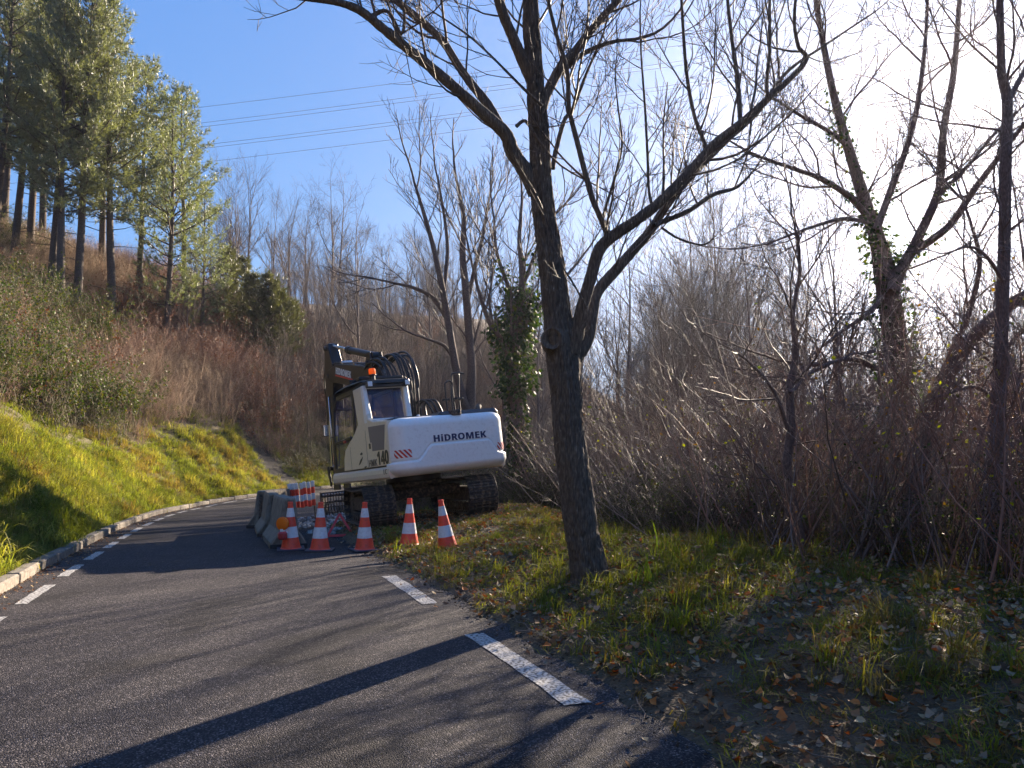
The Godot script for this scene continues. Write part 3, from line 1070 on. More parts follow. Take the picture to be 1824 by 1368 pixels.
	boxed(ex, "rail_step", 0.72, 0.86, 2.40, 2.44, 0.24, 0.34, 0.008, M.black)
	var xh := Buf.new()
	xh.tube(smooth_path([Vector3(0.95, 1.98, 1.35), Vector3(0.95, 2.06, 1.35), Vector3(0.97, 2.11, 1.33), Vector3(1.02, 2.15, 1.28)], 4), even(13, 0.06), 14, Color.WHITE, true)
	part("exhaust_pipe", xh.mesh(), M.rust, ex)

# a point on the counterweight's rear: s is x on the flat and runs on round the corners
func corner(s: float, lift: float) -> Vector3:
	var rc := 0.30
	var over := absf(s) - (1.20 - rc)
	if over <= 0.0:
		return Vector3(s, 0, 1.998 + lift)
	var a := over / rc
	return Vector3(signf(s) * (1.20 - rc + sin(a) * (rc + lift)), 0, 1.998 - rc + cos(a) * (rc + lift))

func ram(ex: Node3D, a: Vector3, b: Vector3, r: float, r2: float, share: float) -> void:
	var d := b - a
	var cy := Node3D.new()
	cy.name = "hydraulic_cylinder"
	ex.add_child(cy, true)
	var bb := Buf.new()
	bb.tube(PackedVector3Array([a, a + d * share]), even(2, r), 18, Color.WHITE, true)
	bb.tube(PackedVector3Array([a + d * (share - 0.05), a + d * (share + 0.008)]), even(2, r * 1.22), 18, Color.WHITE, true)
	bb.rod(a + Vector3(-0.08, 0, 0), a + Vector3(0.08, 0, 0), r * 1.05, 14)
	part("barrel", bb.mesh(), M.boom, cy)
	var rb := Buf.new()
	rb.tube(PackedVector3Array([a + d * (share + 0.008), b]), even(2, r2), 14, Color.WHITE, true)
	part("rod", rb.mesh(), M.steel, cy)
	var eb := Buf.new()
	eb.rod(b + Vector3(-0.08, 0, 0), b + Vector3(0.08, 0, 0), r * 0.95, 14)
	part("rod_eye", eb.mesh(), M.boom, cy)

func counterweight_mesh() -> ArrayMesh:
	# plan outline from the left front round the rear to the right front
	var outl := []
	var half := 1.20
	var zb := 1.998
	var zf := 1.76
	var rc := 0.30
	# the corners start before zf, so the sides are short
	outl.append([Vector2(-half, 1.60), Vector2(-1, 0)])
	for i in 17:
		var a := PI - i * (PI / 2.0) / 16.0
		outl.append([Vector2(-half + rc, zb - rc) + Vector2(cos(a), sin(a)) * rc, Vector2(cos(a), sin(a))])
	for i in 72:
		outl.append([Vector2(lerpf(-half + rc, half - rc, (i + 0.5) / 72.0), zb), Vector2(0, 1)])
	for i in 17:
		var a := PI / 2.0 - i * (PI / 2.0) / 16.0
		outl.append([Vector2(half - rc, zb - rc) + Vector2(cos(a), sin(a)) * rc, Vector2(cos(a), sin(a))])
	outl.append([Vector2(half, 1.60), Vector2(1, 0)])
	var ys := []
	var y0 := 0.90
	var y1 := 1.985
	var nr := 74
	for j in nr + 1:
		ys.append(lerpf(y0, y1, float(j) / nr))
	var w := outl.size()
	var bf := Buf.new()
	for j in ys.size():
		var y: float = ys[j]
		var ins := 0.0
		if y < 1.06:
			ins = 0.15 * pow((1.06 - y) / 0.16, 2.0)
		if y > 1.80:
			ins = 0.185 - sqrt(maxf(0.0, 0.185 * 0.185 - (y - 1.80) * (y - 1.80)))
		for i in w:
			var p: Vector2 = outl[i][0]
			var o: Vector2 = outl[i][1]
			var x := p.x
			var yl := 1.175
			if x > -0.79 and x < -0.43:
				yl = lerpf(1.175, 1.45, smoothstep(-0.79, -0.43, x))
			elif x >= -0.43 and x <= 0.73:
				yl = 1.45
			elif x > 0.73 and x < 0.99:
				yl = lerpf(1.45, 1.175, smoothstep(0.73, 0.99, x))
			var out := 0.034 * smoothstep(yl, yl - 0.03, y) - 0.022 * smoothstep(yl - 0.004, yl + 0.006, y) * (1.0 - smoothstep(yl + 0.012, yl + 0.03, y))
			out -= 0.034 * (1.0 - smoothstep(0.0, 0.02, y - 0.9))
			var q := p - o * (ins - out)
			bf.v.append(Vector3(q.x, y, q.y))
			bf.n.append(Vector3.ZERO)
			bf.uv.append(Vector2(x, y))
			bf.c.append(Color.WHITE)
	for j in ys.size():
		for i in w:
			var a := bf.v[j * w + mini(i + 1, w - 1)] - bf.v[j * w + maxi(i - 1, 0)]
			var b := bf.v[mini(j + 1, ys.size() - 1) * w + i] - bf.v[maxi(j - 1, 0) * w + i]
			var o: Vector2 = outl[i][1]
			var nn := a.cross(b).normalized()
			if nn.dot(Vector3(o.x, 0.3, o.y)) < 0.0 and absf(nn.y) < 0.95:
				nn = -nn
			bf.n[j * w + i] = nn
	for j in ys.size() - 1:
		for i in w - 1:
			var a := j * w + i
			# left to right seen from behind, upward
			bf.ix.append(a); bf.ix.append(a + w); bf.ix.append(a + w + 1)
			bf.ix.append(a); bf.ix.append(a + w + 1); bf.ix.append(a + 1)
	for j in [0, ys.size() - 1]:
		var up := Vector3.DOWN if j == 0 else Vector3.UP
		for i in w / 2:
			bf.quad(bf.v[j * w + i], bf.v[j * w + i + 1], bf.v[j * w + w - 2 - i], bf.v[j * w + w - 1 - i], up)
	return bf.mesh()

func cab(ex: Node3D) -> void:
	var cb := Node3D.new()
	cb.name = "cab"
	ex.add_child(cb, true)
	# dark structural frame: pillars of the door side, front and right side
	var fr := Buf.new()
	var bar := func(a: Vector3, b: Vector3, w: float, d: float) -> void:
		var t := (b - a)
		var zdir := t.normalized()
		var xdir := Vector3.RIGHT
		var ydir := zdir.cross(xdir).normalized()
		fr.box(-w / 2, w / 2, -d / 2, d / 2, 0, t.length(), 0.012, Transform3D(Basis(xdir, ydir, zdir), a))
	bar.call(Vector3(-1.16, 1.12, -1.44), Vector3(-1.14, 2.50, -1.32), 0.07, 0.09)
	bar.call(Vector3(-1.14, 2.48, -1.32), Vector3(-1.10, 2.76, -1.05), 0.07, 0.09)
	bar.call(Vector3(-1.17, 1.14, -0.12), Vector3(-1.13, 2.74, -0.06), 0.06, 0.09)
	bar.call(Vector3(-0.27, 1.12, -1.44), Vector3(-0.27, 2.50, -1.32), 0.07, 0.09)
	bar.call(Vector3(-0.27, 2.48, -1.32), Vector3(-0.30, 2.76, -1.05), 0.07, 0.09)
	bar.call(Vector3(-0.27, 1.12, 0.0), Vector3(-0.29, 2.74, 0.05), 0.07, 0.07)
	bar.call(Vector3(-1.16, 1.17, -1.40), Vector3(-1.16, 1.17, -0.78), 0.07, 0.10)
	bar.call(Vector3(-1.17, 1.75, -1.36), Vector3(-1.17, 1.80, -0.30), 0.05, 0.07)
	bar.call(Vector3(-1.13, 2.71, -1.08), Vector3(-1.13, 2.73, 0.15), 0.07, 0.10)
	bar.call(Vector3(-0.28, 2.71, -1.08), Vector3(-0.28, 2.73, 0.6), 0.06, 0.08)
	fr.box(-1.10, -0.30, 1.13, 1.19, -1.40, 0.55, 0.01)
	fr.box(-1.125, -0.305, 2.47, 2.53, -1.35, -1.29, 0.01)
	part("cab_frame", fr.mesh(), M.cabframe, cb)
	# rear wall: white frame with one large window
	var rw := Buf.new()
	rw.prism(vv([[0.62, 2.0], [0.80, 2.0], [0.70, 2.76], [0.56, 2.76]]), -0.36, -0.25, 0.015)
	rw.prism(vv([[0.62, 2.0], [0.80, 2.0], [0.70, 2.76], [0.56, 2.76]]), -1.2153, -1.13, 0.015)
	rw.box(-1.128, -0.362, 2.695, 2.745, 0.60, 0.70, 0.01)
	rw.box(-1.128, -0.362, 1.98, 2.085, 0.66, 0.80, 0.02)
	part("rear_wall", rw.mesh(), M.white, cb)
	var g := Buf.new()
	g.quad(Vector3(-1.13, 2.085, 0.735), Vector3(-0.36, 2.085, 0.735), Vector3(-0.36, 2.697, 0.645), Vector3(-1.13, 2.697, 0.645), Vector3.BACK)
	part("rear_window", g.mesh(), M.glass, cb)
	g = Buf.new()
	g.quad(Vector3(-1.172, 1.8, -1.34), Vector3(-1.172, 1.8, -0.15), Vector3(-1.145, 2.69, -0.10), Vector3(-1.145, 2.69, -1.12), Vector3.LEFT)
	g.tri(Vector3(-1.172, 1.8, -1.34), Vector3(-1.145, 2.69, -1.12), Vector3(-1.15, 2.45, -1.31), Vector3.LEFT)
	part("door_window", g.mesh(), M.glass, cb)
	g = Buf.new()
	g.quad(Vector3(-1.172, 1.2, -1.36), Vector3(-1.172, 1.2, -0.82), Vector3(-1.172, 1.74, -0.32), Vector3(-1.172, 1.72, -1.34), Vector3.LEFT)
	part("door_window", g.mesh(), M.glass, cb)
	g = Buf.new()
	g.quad(Vector3(-1.16, 1.92, -0.02), Vector3(-1.16, 2.04, 0.22), Vector3(-1.14, 2.68, 0.12), Vector3(-1.14, 2.68, -0.02), Vector3.LEFT)
	part("side_window", g.mesh(), M.glass, cb)
	g = Buf.new()
	g.quad(Vector3(-0.275, 1.3, -1.36), Vector3(-0.275, 1.3, 0.6), Vector3(-0.285, 2.68, 0.55), Vector3(-0.285, 2.68, -1.12), Vector3.RIGHT)
	part("side_window", g.mesh(), M.glass, cb)
	g = Buf.new()
	g.quad(Vector3(-1.12, 1.2, -1.44), Vector3(-0.31, 1.2, -1.44), Vector3(-0.31, 2.48, -1.33), Vector3(-1.12, 2.48, -1.33), Vector3.FORWARD)
	part("windscreen", g.mesh(), M.glass, cb)
	# roof
	var rf := Buf.new()
	rf.prism(vv([[-1.12, 2.77], [-1.02, 2.86], [-0.4, 2.90], [0.55, 2.89], [0.82, 2.85], [0.84, 2.78], [0.60, 2.765]]), -1.20, -0.23, 0.04)
	part("roof", rf.mesh(), M.cabframe, cb)
	boxed(cb, "roof_rack", -1.19, -0.24, 2.902, 2.965, 0.30, 0.50, 0.012, M.black)
	boxed(cb, "rear_visor", -1.16, -0.28, 2.70, 2.768, 0.71, 0.80, 0.015, M.black)
	for x in [-1.12, -0.33]:
		var wl := Node3D.new()
		wl.name = "work_light"
		cb.add_child(wl, true)
		boxed(wl, "housing", x - 0.055, x + 0.055, 2.71, 2.82, 0.82, 0.875, 0.012, M.cabframe)
		boxed(wl, "light_lens", x - 0.047, x + 0.047, 2.718, 2.812, 0.8755, 0.889, 0.005, M.lens)
	var be := Node3D.new()
	be.name = "beacon"
	cb.add_child(be, true)
	var bs := Buf.new()
	bs.lathe(vv([[0.05, 2.84], [0.05, 2.96], [0.075, 2.965], [0.075, 2.985], [0.0, 2.985]]), 16, Transform3D(Basis(), Vector3(-0.95, 0, 0.62)))
	part("beacon_base", bs.mesh(), M.black, be)
	var bd := Buf.new()
	bd.lathe(vv([[0.068, 2.986], [0.070, 3.05], [0.066, 3.09], [0.05, 3.105], [0.0, 3.11]]), 18, Transform3D(Basis(), Vector3(-0.95, 0, 0.62)))
	part("beacon_dome", bd.mesh(), M.amber, be)
	# inside: seat, headrest, console
	boxed(cb, "seat", -1.0, -0.5, 1.45, 1.62, -0.75, -0.2, 0.05, M.black)
	boxed(cb, "seat_back", -0.98, -0.52, 1.6, 2.18, -0.25, -0.08, 0.05, M.black)
	boxed(cb, "headrest", -0.98, -0.66, 2.2, 2.32, -0.2, -0.1, 0.03, M.tan)
	boxed(cb, "console", -1.05, -0.95, 1.2, 1.75, -0.8, -0.3, 0.03, M.black)
	boxed(cb, "console", -0.48, -0.36, 1.2, 1.75, -1.1, -0.3, 0.03, M.black)
	# mirror and grab rails by the door
	pipe(cb, "grab_rail", [Vector3(-1.22, 1.3, -1.42), Vector3(-1.26, 1.35, -1.42), Vector3(-1.26, 2.2, -1.36), Vector3(-1.22, 2.26, -1.35)], 0.013, M.steel)
	boxed(cb, "mirror", -1.34, -1.16, 1.95, 2.2, -1.62, -1.58, 0.02, M.black)
	var mir := Buf.new()
	mir.box(-1.33, -1.17, 1.96, 2.19, -1.579, -1.575, 0.001)
	part("mirror_glass", mir.mesh(), M.steel, cb)
	pipe(cb, "mirror_arm", [Vector3(-1.16, 1.9, -1.42), Vector3(-1.22, 1.94, -1.52), Vector3(-1.24, 2.0, -1.6)], 0.012, M.black)
	var dh := Buf.new()
	dh.box(-1.215, -1.18, 1.72, 1.78, -0.72, -0.60, 0.01)
	part("door_handle", dh.mesh(), M.red_dull, cb)

# ---------------------------------------------------------------- cones, barriers and the like
func cone_thing(label: String, p: Vector3, tilt: Vector3, lamp := false) -> Node3D:
	var t := thing("traffic_cone", label, "traffic cone", Transform3D(Basis.from_euler(tilt), p), "traffic cones across the closed strip")
	var rr := func(y: float) -> float:
		return lerpf(0.145, 0.032, (y - 0.03) / 0.72)
	var bands := [[0.03, 0.20, M.cone_red, "cone_body"], [0.20, 0.37, M.cone_white, "reflective_band"], [0.37, 0.52, M.cone_red, "cone_body"], [0.52, 0.66, M.cone_white, "reflective_band"], [0.66, 0.75, M.cone_red, "cone_body"]]
	for b in bands:
		var bf := Buf.new()
		var o := 0.0015 if b[3] == "reflective_band" else 0.0
		var pr := [Vector2(rr.call(b[0]) + o, b[0]), Vector2(rr.call(b[1]) + o, b[1])]
		if b[0] == 0.66:
			pr = [Vector2(rr.call(0.66), 0.66), Vector2(rr.call(0.715), 0.715), Vector2(0.043, 0.717), Vector2(0.041, 0.752), Vector2(0.034, 0.756), Vector2(0.03, 0.73)]
		if b[0] == 0.03:
			pr = [Vector2(0.165, 0.03), Vector2(0.150, 0.045), Vector2(rr.call(0.20), 0.20)]
		bf.lathe(pr, 32)
		part(b[3], bf.mesh(), b[2], t)
	var ft := Buf.new()
	ft.box(-0.21, 0.21, 0.0, 0.03, -0.21, 0.21, 0.008)
	part("base", ft.mesh(), M.cone_foot, t)
	return t

func barrier(label: String, a: Vector2, heading: float, length: float) -> void:
	# heading: radians to the left of straight ahead
	var mid := a + Vector2(-sin(heading), -cos(heading)) * length / 2.0
	var y := road_y(mid.y)
	var t := thing("concrete_barrier", label, "barrier", Transform3D(Basis(Vector3.UP, heading) * Basis(Vector3.RIGHT, -0.03), Vector3(mid.x, y, mid.y)), "concrete barriers along the closed lane")
	var prof := [Vector2(-0.28, 0.0), Vector2(0.28, 0.0), Vector2(0.28, 0.09), Vector2(0.155, 0.27), Vector2(0.10, 0.76), Vector2(0.085, 0.80), Vector2(-0.085, 0.80), Vector2(-0.10, 0.76), Vector2(-0.155, 0.27), Vector2(-0.28, 0.09)]
	var bf := Buf.new()
	# the profile lies across x, so turn the prism by a quarter
	bf.prism(prof, -length / 2.0, length / 2.0, 0.025, Transform3D(Basis(Vector3.UP, -PI / 2.0), Vector3.ZERO))
	part("barrier_body", bf.mesh(), M.concrete, t)
	for e in [-1.0, 1.0]:
		boxed(t, "joint_slot", -0.035, 0.035, 0.20, 0.72, e * length / 2.0 - 0.004, e * length / 2.0 + 0.004, 0.001, M.black)
		boxed(t, "joint_tongue", -0.028, 0.028, 0.25, 0.66, e * length / 2.0 - 0.01 + (0.0 if e > 0 else -0.02), e * length / 2.0 + (0.03 if e > 0 else 0.01), 0.006, M.rust)
	for sx in [-0.45, 0.45]:
		boxed(t, "lifting_slot", -0.288, 0.288, -0.01, 0.07, sx * length - 0.12, sx * length + 0.12, 0.004, M.black)

func build_roadworks() -> void:
	var g := func(x: float, z: float) -> Vector3:
		return Vector3(x, maxf(hgt(x, z), road_y(z)) + 0.002, z)
	cone_thing("traffic cone carrying the orange warning lamp, against the concrete barrier", g.call(-3.50, -12.62), Vector3(0.02, 0.3, 0.03))
	cone_thing("traffic cone on shaded asphalt between the lamp cone and warning triangle", g.call(-3.0, -12.45), Vector3(-0.02, 0.1, 0.0))
	cone_thing("brightly sunlit traffic cone at the asphalt edge beside the warning triangle", g.call(-2.31, -12.5), Vector3(0, 0.5, 0.012))
	cone_thing("upright traffic cone on the leaf strewn verge in front of the tracks", g.call(-1.64, -12.72), Vector3(-0.02, 0.2, 0.0))
	cone_thing("tilted traffic cone standing on grass, leaning away from the large ash", g.call(-0.97, -12.05), Vector3(-0.03, 0.35, 0.15))
	# lamp on the first cone
	var lp: Vector3 = g.call(-3.55, -12.62)
	var lt := thing("warning_lamp", "round orange warning lamp with red battery box hung on a cone", "warning lamp", Transform3D(Basis(Vector3.UP, -0.3), lp + Vector3(-0.03, 0, 0.21)))
	var lb := Buf.new()
	lb.lathe(vv([[0.0, -0.03], [0.075, -0.03], [0.09, -0.02], [0.09, 0.02], [0.082, 0.03], [0.04, 0.038], [0.0, 0.04]]), 28, Transform3D(Basis(Vector3.RIGHT, PI / 2.0), Vector3(0.0, 0.43, 0)))
	part("lamp_lens", lb.mesh(), M.amber, lt)
	var rg := Buf.new()
	rg.lathe(vv([[0.09, -0.025], [0.104, -0.02], [0.104, 0.018], [0.09, 0.024]]), 28, Transform3D(Basis(Vector3.RIGHT, PI / 2.0), Vector3(0.0, 0.43, 0)))
	part("lamp_ring", rg.mesh(), M.amber, lt)
	var bx := Buf.new()
	bx.box(-0.07, 0.07, 0.18, 0.31, -0.06, 0.05, 0.03)
	part("battery_box", bx.mesh(), M.red_dull, lt)
	var nk := Buf.new()
	nk.box(-0.03, 0.03, 0.3, 0.36, -0.03, 0.03, 0.01)
	nk.box(-0.05, 0.05, 0.22, 0.30, -0.10, -0.055, 0.01)
	part("lamp_neck", nk.mesh(), M.white_print, lt)
	# warning triangle
	var wp: Vector3 = g.call(-3.20, -14.85)
	var wt := thing("warning_triangle", "red folding warning triangle standing behind the cones", "warning triangle", Transform3D(Basis(Vector3.UP, 0.25) * Basis(Vector3.RIGHT, -0.12), wp))
	var A := Vector3(-0.23, 0.03, 0)
	var B := Vector3(0.23, 0.04, 0)
	var C := Vector3(-0.02, 0.43, 0)
	for sgm in [[A, B], [B, C], [C, A]]:
		var bf := Buf.new()
		var dd: Vector3 = (sgm[1] - sgm[0])
		var up := Vector3.BACK.cross(dd.normalized())
		bf.box(-0.005, dd.length() + 0.005, -0.022, 0.022, -0.009 + rng.randf() * 0.002, 0.009, 0.003, Transform3D(Basis(dd.normalized(), up, Vector3.BACK), sgm[0]))
		part("reflector_bar", bf.mesh(), M.triangle, wt)
	boxed(wt, "foot", -0.2, 0.2, 0.0, 0.012, -0.03, 0.03, 0.003, M.cone_foot)
	# barriers
	barrier("grey concrete barrier with the cones and lamp against its end", Vector2(-3.60, -12.85), 0.37, 2.0)
	barrier("grey concrete barrier second in line behind the lamp cone", Vector2(-4.50, -15.0), 0.34, 2.0)
	barrier("concrete barrier with a sunlit face beside the red and white board", Vector2(-5.40, -17.05), -0.03, 1.7)
	# ribbed red and white board
	var p0: Vector3 = g.call(-4.88, -18.7)
	var bt := thing("striped_barrier_board", "ribbed red and white striped board standing beyond the concrete barriers", "barrier board", Transform3D(Basis(Vector3.UP, -0.35) * Basis(Vector3.BACK, 0.14), p0))
	for k in 7:
		var x := -0.32 + k * 0.105
		var rib := Node3D.new()
		rib.name = "rib"
		bt.add_child(rib, true)
		rib.position = Vector3(x, 0.37 + rng.randf_range(-0.015, 0.015), 0)
		rib.rotation.z = rng.randf_range(-0.05, 0.05)
		for b in 4:
			boxed(rib, "band", -0.047, 0.047, b * 0.145, b * 0.145 + 0.1445, -0.02, 0.02, 0.012, M.cone_red if b % 2 == 0 else M.cone_white)
	for x in [-0.3, 0.3]:
		boxed(bt, "leg", x - 0.015, x + 0.015, 0.0, 0.95, -0.045, -0.022, 0.004, M.rust)
	for x in [-0.3, 0.3]:
		boxed(bt, "foot", x - 0.03, x + 0.03, 0.0, 0.03, -0.25, 0.2, 0.006, M.cone_foot)
	# spoil heap and rubble round the bucket
	var stones := []
	var cs := []
	var heap := [[-4.6, -19.4, 0.9], [-3.9, -18.6, 0.5], [-4.9, -17.6, 0.6], [-4.3, -20.4, 0.8], [-3.75, -15.9, 0.35]]
	for i in 900:
		var h: Array = heap[rng.randi() % heap.size()]
		var q := Vector2.from_angle(rng.randf() * TAU) * sqrt(rng.randf()) * float(h[2])
		var x: float = h[0] + q.x
		var z: float = h[1] + q.y
		var y: float = maxf(hgt(x, z), road_y(z) if signed_dist(edge, Vector2(x, z)) > 0.0 else -9.0) + 0.16 * maxf(0.0, 1.0 - q.length() / float(h[2])) * rng.randf()
		var s := rng.randf_range(0.02, 0.07)
		if rng.randf() < 0.06:
			s *= 1.9
		stones.append(Transform3D(Basis.from_euler(Vector3(rng.randf() * 6, rng.randf() * 6, rng.randf() * 6)).scaled(Vector3(s, s * 0.7, s)), Vector3(x, y, z)))
		var k := rng.randf_range(0.14, 0.45)
		cs.append(Color(k, k * 0.97, k * 0.92))
	var sb := Buf.new()
	for face in [[Vector3(1, 0, 0), 0.9], [Vector3(-1, 0.1, 0), 1.0]]:
		pass
	var pts := [Vector3(1, 0.1, 0.1), Vector3(-0.9, 0.2, 0.2), Vector3(0.1, 1, -0.2), Vector3(0.2, -0.9, 0.1), Vector3(-0.1, 0.2, 1), Vector3(0.2, -0.1, -1.1)]
	for a in [0, 1]:
		for b in [2, 3]:
			for c in [4, 5]:
				sb.tri(pts[a], pts[b], pts[c], pts[a] + pts[b] + pts[c])
	many("rubble", sb.mesh(), vcol(0.9), stones, cs, self, "pale stones and rubble dug out round the bucket", "rubble")

# ---------------------------------------------------------------- growing wood
func rv() -> Vector3:
	return Vector3(rng.randf_range(-1, 1), rng.randf_range(-1, 1), rng.randf_range(-1, 1))

func side_of(d: Vector3) -> Vector3:
	var r := rv()
	r -= d * r.dot(d)
	return r.normalized() if r.length() > 0.01 else Vector3.RIGHT

# q: wiggle, up (lift per step), ratio (child length), every (metres between children), levels, min_r, angle, tone (Color), seg
func grow(thick: Buf, thin: Buf, p: Vector3, d: Vector3, r: float, ln: float, lvl: int, q: Dictionary) -> void:
	var n := clampi(int(ln / q.seg), 3, 9)
	var pts := PackedVector3Array([p])
	var rad := PackedFloat32Array([r])
	var dirs := [d]
	var tip: float = maxf(r * 0.3, q.min_r * 0.55)
	for i in n:
		d = (d + rv() * q.wiggle + Vector3.UP * q.up * (1.0 + 0.4 * lvl)).normalized()
		p += d * ln / n
		pts.append(p)
		rad.append(lerpf(r, tip, float(i + 1) / n))
		dirs.append(d)
	var k := 8 if r > 0.06 else 6 if r > 0.03 else 4 if r > 0.012 else 3
	if r > 0.018:
		thick.tube(pts, rad, k, q.tone)
	else:
		var t: Color = q.tone
		var b := rng.randf_range(0.75, 1.3)
		thin.tube(pts, rad, k, Color(t.r * b, t.g * b, t.b * b))
	if lvl >= q.levels:
		return
	var gap: float = q.every * pow(0.72, lvl)
	var m := maxi(2, int(ln / gap))
	for i in m:
		var t := lerpf(0.22, 0.98, (i + rng.randf()) / m)
		var f := t * n
		var a := mini(int(f), n - 1)
		var b0 := pts[a].lerp(pts[a + 1], f - a)
		var dd: Vector3 = dirs[a + 1]
		var ang: float = q.angle * rng.randf_range(0.65, 1.3)
		var cd := (dd * cos(ang) + side_of(dd) * sin(ang)).normalized()
		var cl: float = ln * q.ratio * rng.randf_range(0.6, 1.25) * (1.15 - 0.6 * t)
		var cr: float = maxf(q.min_r, minf(lerpf(r, tip, t) * 0.62, cl * 0.02))
		if cl > q.least:
			grow(thick, thin, b0, cd, cr, cl, lvl + 1, q)

# a stem through given points, with twigs grown along it
func limb(thick: Buf, thin: Buf, pts: PackedVector3Array, rad: PackedFloat32Array, sides: int, from: float, q: Dictionary, tip := true) -> void:
	thick.tube(pts, rad, sides, q.tone)
	var total := 0.0
	for i in pts.size() - 1:
		total += pts[i].distance_to(pts[i + 1])
	var m := int(total * (1.0 - from) / q.every)
	for i in m:
		var t := lerpf(from, 1.0, (i + rng.randf()) / maxf(m, 1))
		var f := t * (pts.size() - 1)
		var a := mini(int(f), pts.size() - 2)
		var dd := (pts[a + 1] - pts[a]).normalized()
		var r0 := lerpf(rad[a], rad[a + 1], f - a)
		var ang: float = q.angle * rng.randf_range(0.7, 1.4)
		var cd := (dd * cos(ang) + side_of(dd) * sin(ang)).normalized()
		var cl: float = q.length * rng.randf_range(0.45, 1.3)
		grow(thick, thin, pts[a].lerp(pts[a + 1], f - a), cd, clampf(cl * 0.012, q.min_r, r0 * 0.6), cl, 1, q)
	if tip:
		var e := pts.size() - 1
		grow(thick, thin, pts[e], (pts[e] - pts[e - 1]).normalized(), rad[e], q.length * 1.1, 0, q)

# photo outline points (u, v, radius in photo pixels) at depths d0..d1
func traced(src: Array, d0: float, d1: float, m := 7) -> Array:
	var p3 := []
	var rr := []
	for i in src.size():
		var dep := lerpf(d0, d1, float(i) / (src.size() - 1))
		p3.append(at(src[i][0], src[i][1], dep))
		rr.append(src[i][2] * dep / FPX)
	var pts := smooth_path(p3, m)
	var rad := PackedFloat32Array()
	for i in src.size() - 1:
		for k in m:
			rad.append(lerpf(rr[i], rr[i + 1], float(k) / m))
	rad.append(rr[-1])
	return [pts, rad]

func ivy_leaves(b: Buf, pts: PackedVector3Array, rad: PackedFloat32Array, cnt: int, spread: float, size: float, t0 := 0.0, t1 := 1.0) -> void:
	for i in cnt:
		var f := lerpf(t0, t1, rng.randf()) * (pts.size() - 1)
		var a := mini(int(f), pts.size() - 2)
		var dd := (pts[a + 1] - pts[a]).normalized()
		var o := side_of(dd)
		var lump := 0.5 + 0.5 * nz.get_noise_3dv(pts[a] * 9.0 + o * 4.0)
		var p := pts[a].lerp(pts[a + 1], f - a) + o * (rad[a] + spread * pow(rng.randf(), 0.8) * lump)
		var s := size * rng.randf_range(0.6, 1.3)
		var al := (Vector3.DOWN * 0.6 + o * 0.6 + rv() * 0.7).normalized()
		var sd := al.cross(o + rv() * 0.4).normalized()
		var g := rng.randf_range(0.6, 1.4)
		var col := Color(0.042 * g, 0.064 * g, 0.024 * g)
		if rng.randf() < 0.12:
			col = Color(0.14, 0.14, 0.03)
		b.leaf(p, al * s, sd * s * 0.42, o * s * 0.1, col)

func rough_bark(b: Buf, first: int, depth: float, rings: int, k: int) -> void:
	# fissures cut along the stem: real relief on the trunk's own surface
	for i in rings:
		for j in k:
			var a := first + i * k + j
			var p := b.v[a]
			var w := TAU * j / k
			var r := nz2.get_noise_3d(cos(w) * 7.5, p.y * 1.5, sin(w) * 7.5)
			var r2 := nz2.get_noise_3d(cos(w) * 13.0 + 7.0, p.y * 3.2, sin(w) * 13.0)
			b.v[a] = p + b.n[a] * (-depth * (1.0 - smoothstep(0.0, 0.22, absf(r))) - depth * 0.5 * (1.0 - smoothstep(0.0, 0.2, absf(r2))) + depth * 0.6 + 0.02 * nz.get_noise_3d(cos(w) * 6.0, p.y * 9.0, sin(w) * 6.0) + 0.055 * pow(maxf(0.0, 1.0 - i / 34.0), 2.0) * sin(5.0 * w + 1.0))
	for i in rings:
		for j in k:
			var a := first + i * k
			var du := b.v[a + (j + 1) % k] - b.v[a + (j + k - 1) % k]
			var i0 := maxi(i - 1, 0)
			var i1 := mini(i + 1, rings - 1)
			var dv := b.v[first + i1 * k + j] - b.v[first + i0 * k + j]
			var nn := du.cross(dv).normalized()
			b.n[a + j] = nn if nn.dot(b.n[a + j]) > 0.0 else -nn

func tree_parts(t: Node3D, thick: Buf, thin: Buf, bark: Material, base := Vector3.ZERO, thick_name := "trunk") -> void:
	for b in [thick, thin]:
		for i in b.v.size():
			b.v[i] -= base
	part(thick_name, thick.mesh(), bark, t)
	if thin.v.size():
		part("crown", thin.mesh(), M.twig, t)

